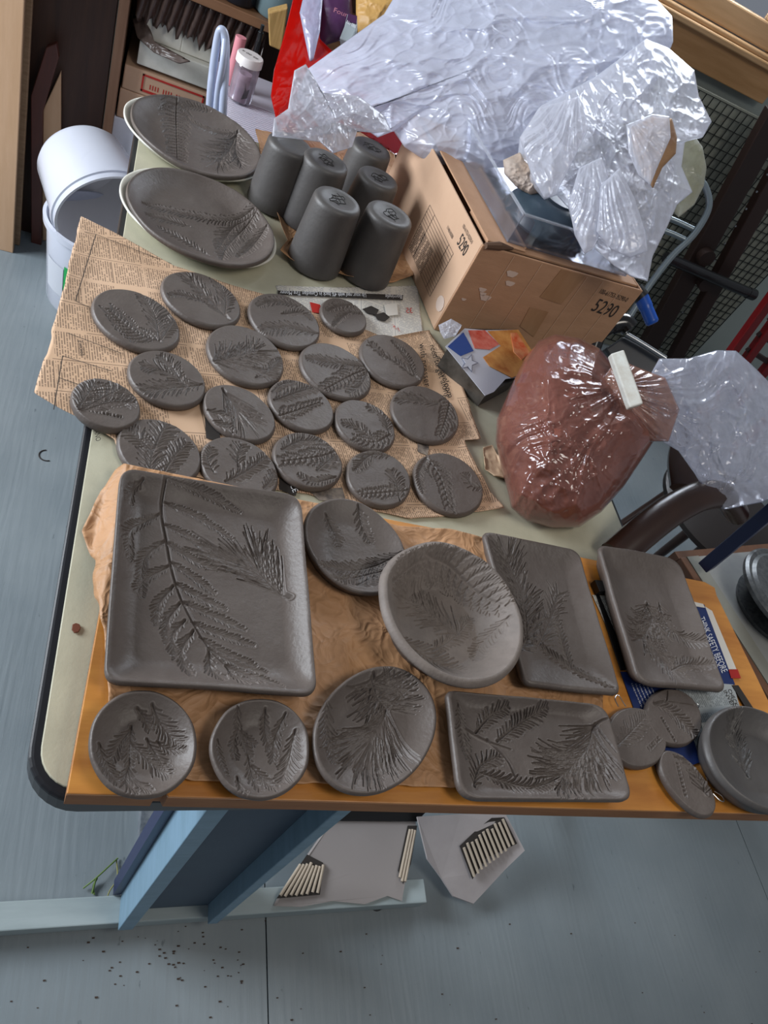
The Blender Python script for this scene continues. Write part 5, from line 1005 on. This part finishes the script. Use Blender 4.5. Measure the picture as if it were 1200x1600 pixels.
# ================================================================== RIGHT SIDE CLUTTER
dw = MB(); Yb = 2.15
def beam(a, b, wpx, Y, th=.05):
    a = Py(*a, Y); b = Py(*b, Y); d = (b - a) / np.linalg.norm(b - a); s = np.cross(d, [0, 1, 0]); s /= np.linalg.norm(s); t = MB(); yy = np.array([0, th, 0])
    t.hexa([a - s * wpx, b - s * wpx, b - s * wpx + yy, a - s * wpx + yy, a + s * wpx, b + s * wpx, b + s * wpx + yy, a + s * wpx + yy]); return t
lm = empty('leaning_timber', Py(1000, 560, Yb) * [1, 1, 0], 'dark brown timber beam leaning diagonally in front of the wire grid panel', 'beam')
beam((1222, 175), (985, 600), .040, Yb, .04).build('left_rail', mat('dark_beam', '21120d', .5), lm, bevel=.003); beam((1250, 215), (1022, 625), .030, Yb + .02, .04).build('right_rail', mat('dark_beam2', '2a1711', .5), lm, bevel=.003)
t = MB()
for i in range(14):
    s = i / 13; p = Py(1215 - 215 * s, 245 + 350 * s, Yb - .004); t.tube([p, p + [0, -.004, 0]], .0035, 8)
t.build('bolt_row', chrome, lm, smooth=True)
t = MB(); t.tube([Py(1040, 402, Yb - .05), Py(1176, 460, Yb - .05)], .019, 16); t.tube([Py(1168, 457, Yb - .05), Py(1178, 461, Yb - .05)], .021, 16); t.build('cross_handle', blk_gl, lm, smooth=True)
for q in ((1105, 405), (1105, 445)): t = MB(); p = Py(*q, Yb - .03); t.tube([p, p + [0, .05, 0]], .03, 24); t.build('knob', mat('dark_beam', '21120d'), lm, smooth=True)
# steel tube frame
sf = empty('steel_tube_frame', Pd(1050, 360, 1.6), 'bent grey steel tube frame with two cross bars behind the carton', 'frame')
def tube_px(name, pts, dep, r, m, par, n=12): t = MB(); t.tube(spline([Pd(x, y, d) for (x, y), d in zip(pts, dep)], 10), r, n); return t.build(name, m, par, smooth=True)
st_m = mat('dull_steel', '7f8b92', .35, .6)
tube_px('side_tube', [(1085, 275), (1102, 292), (1107, 325), (1085, 365), (1050, 400), (1015, 445), (980, 500)], [1.6] * 7, .0075, st_m, sf); tube_px('cross_bar', [(1030, 336), (1055, 345), (1083, 358)], [1.6] * 3, .006, st_m, sf); tube_px('cross_bar', [(1030, 358), (1048, 364), (1070, 374)], [1.6] * 3, .006, st_m, sf)
# blue handled tool
bt = empty('clamp_tool', Pd(1005, 480, 1.45), 'tool with a blue handle and black collar sticking out beside the carton', 'tool')
tube_px('handle', [(1001, 462), (1010, 482), (1020, 506)], [1.45, 1.45, 1.45], [.014] * 10 + [.013] * 10 + [.010], blue_h, bt); tube_px('collar', [(992, 452), (1003, 466)], [1.45, 1.45], .016, black, bt)
# black chair / roller
ac = empty('swivel_chair', Pd(960, 540, 1.35), 'black chair with curved glossy armrest and steel bar behind the clay bag', 'chair')
tube_px('armrest', [(925, 545), (935, 522), (955, 508), (975, 505), (985, 515)], [1.35] * 5, [.016] * 20 + [.018] * 20 + [.008], blk_gl, ac); tube_px('steel_bar', [(978, 522), (1005, 538), (1040, 560)], [1.36] * 3, .005, chrome, ac)
t = MB(); t.prism([tuple(Pd(x, y, 1.38)) for x, y in ((945, 545), (975, 525), (1040, 560), (1060, 600), (980, 600))], tuple(FW * .03)); t.build('seat', mat('chair_grey', '2b2f36', .5), ac, bevel=.004)
t = MB(); q = Pd(985, 590, 1.4); t.tube([q, (q[0], q[1], 0.02)], .02, 14); t.build('pedestal', blk_gl, ac, smooth=True)
for k in range(5): t = MB(); a = k * 1.2566 + .3; t.tube([(q[0], q[1], .05), (q[0] + .22 * math.cos(a), q[1] + .22 * math.sin(a), .03)], [.02, .012], 10); t.tube([(q[0] + .22 * math.cos(a), q[1] + .22 * math.sin(a), .03), (q[0] + .22 * math.cos(a), q[1] + .22 * math.sin(a), 0)], .018, 10); t.build('leg', black, ac, smooth=True)
# bentwood chair
bw = empty('bentwood_chair', (1.0, .75, 0), 'dark brown bentwood chair with a broad curved rail behind the table corner', 'chair')
cwood = mat('chair_brown', '27160f', .3, noise=(6, '3a2318', .8, S1))
t = MB(); pts = spline([Pd(960, 870, 1.02), Pd(1000, 835, 1.04), Pd(1050, 797, 1.07), Pd(1095, 775, 1.10), Pd(1130, 775, 1.14), Pd(1150, 800, 1.19)], 12); n = len(pts); t.tube(pts, [.024] * n, 16, flat=.8); t.build('arm_rail', cwood, bw, smooth=True)
t = MB(); pts = spline([Pd(1075, 765, 1.20), Pd(1072, 720, 1.22), Pd(1090, 660, 1.25)], 8); t.tube(pts, .036, 12, flat=.5); t.build('back_post', cwood, bw, smooth=True)
sc_ = Vector((1.50, .98, .42)); t = MB(); t.lathe([(.0, 0), (.17, 0), (.185, .01), (.185, .022), (.17, .03), (0, .03)], 48, Matrix.Translation(sc_), False, False); t.build('seat', mat('chair_seat', '1c1310', .5), bw, smooth=True)
for a in (45, 135, 225, 315): t = MB(); ca, sa = math.cos(math.radians(a)), math.sin(math.radians(a)); t.tube([(sc_.x + .13 * ca, sc_.y + .13 * sa, .425), (sc_.x + .19 * ca, sc_.y + .19 * sa, 0)], [.016, .012], 12); t.build('leg', cwood, bw, smooth=True)
# second bench with brown edge
B2 = .60
bn = empty('side_bench', (1.3, .5, 0), 'cream topped side bench with reddish wood edge at the right', 'table')
e0, e1 = Pz(1062, 872, B2), Pz(1225, 1130, B2); ed = (e1 - e0) / np.linalg.norm(e1 - e0); en = np.array([-ed[1], ed[0], 0]); 
if en[0] < 0: en = -en
p_ = [e0, e0 + ed * .36, e0 + ed * .36 + en * .018, e0 + en * .018]; t = MB(); t.prism([(p[0], p[1], B2 - .09) for p in p_], (0, 0, .092)); t.build('wood_edge', mat('bench_edge', '6d4a33', .6, noise=(10, '523423', .8, (1, .3, 6))), bn, bevel=.002)
t = MB(); p_ = [e0 + en * .0182, e0 + ed * .36 + en * .0182, e0 + ed * .36 + en * .052, e0 + en * .052]; t.prism([(p[0], p[1], B2 - .02) for p in p_], (0, 0, .023)); t.build('metal_trim', mat('bench_trim', '8d8d84', .5), bn)
t = MB(); p_ = [e0 + en * .0525, e0 + ed * .36 + en * .0525, e0 + ed * .36 + en * .6, e0 + en * .6]; t.prism([(p[0], p[1], B2 - .03) for p in p_], (0, 0, .03)); t.build('bench_top', mat('bench_grey', '9a9c9a', .5, noise=(14, '87898a', .7, S1)), bn)
t = MB(); p_ = [e0 - en * 0 + [0, 0, .0], e0 + en * .6]; d_ = -ed * .016; t.prism([tuple(e0 + [0, 0, -.09]), tuple(e0 + en * .6 + [0, 0, -.09]), tuple(e0 + en * .6 + d_ + [0, 0, -.09]), tuple(e0 + d_ + [0, 0, -.09])], (0, 0, .088)); t.build('wood_edge', mat('bench_edge', '6d4a33'), bn)
for s, k in ((.03, .04), (.19, .04), (.03, .55), (.30, .55)): q = e0 + ed * s + en * k; t = MB(); t.box((q[0] - .02, q[1] - .02, 0), (q[0] + .02, q[1] + .02, B2 - .091)); t.build('leg', mat('bench_edge', '6d4a33'), bn)
# banding wheel
wc = Pz(1240, 930, B2 + .06); whl = empty('banding_wheel', (wc[0], wc[1], B2), 'grey round banding wheel on the side bench at the right edge', 'wheel'); t = MB(); Mx = Matrix.Translation((wc[0], wc[1], B2 + .0005))
t.lathe([(.075, 0), (.08, .01), (.03, .02), (.03, .045), (.098, .046), (.104, .050), (.105, .058), (.100, .062), (.092, .060), (.086, .064), (.07, .0615), (0, .0615)], 72, Mx, True, False); t.build('wheel_head', mat('wheel_grey', '43474a', .35, .3, noise=(120, '7a7d7e', .6, S1)), whl, smooth=True)
# navy bar
nb_ = MB(); a, b = Pz(1103, 884, B2 + .022), Pd(1230, 778, 1.14); d = (b - a) / np.linalg.norm(b - a); s = np.cross(d, [0, 0, 1.]); s /= np.linalg.norm(s); u = np.cross(s, d); h = .0115
nb_.hexa([a - s * h - u * h, b - s * h - u * h, b + s * h - u * h, a + s * h - u * h, a - s * h + u * h, b - s * h + u * h, b + s * h + u * h, a + s * h + u * h]); o = nb_.build('square_bar', navy, bevel=.002); tag(o, 'navy blue square metal bar slanting up from the side bench corner', 'bar')
# red slatted furniture far right
rc = empty('red_slatted_stand', (2.3, 1.9, 0), 'dark red painted slatted stand at the right edge behind the bag tail', 'stand')
Yr = 1.8
for k, (a, b) in enumerate((((1230, 440), (1120, 590)), ((1240, 470), (1140, 605)), ((1250, 520), (1150, 640)))): beam(a, b, .016, Yr, .03).build('side_rail', red_w, rc, bevel=.003)
for k in range(5): s = .15 + k * .17; a = (1236 - 100 * s, 455 + 140 * s); beam(a, (a[0] + 60, a[1] + 38), .008, Yr + .01, .015).build('slat', mat('slat_dark', '2a1414', .5), rc)
q = Py(1150, 600, Yr); t = MB(); t.box((q[0] - .0, Yr, 0), (q[0] + .04, Yr + .04, max(q[2], .1))); t.box((q[0] + .3, Yr, 0), (q[0] + .34, Yr + .04, .6)); t.build('leg', red_w, rc, bevel=.002)
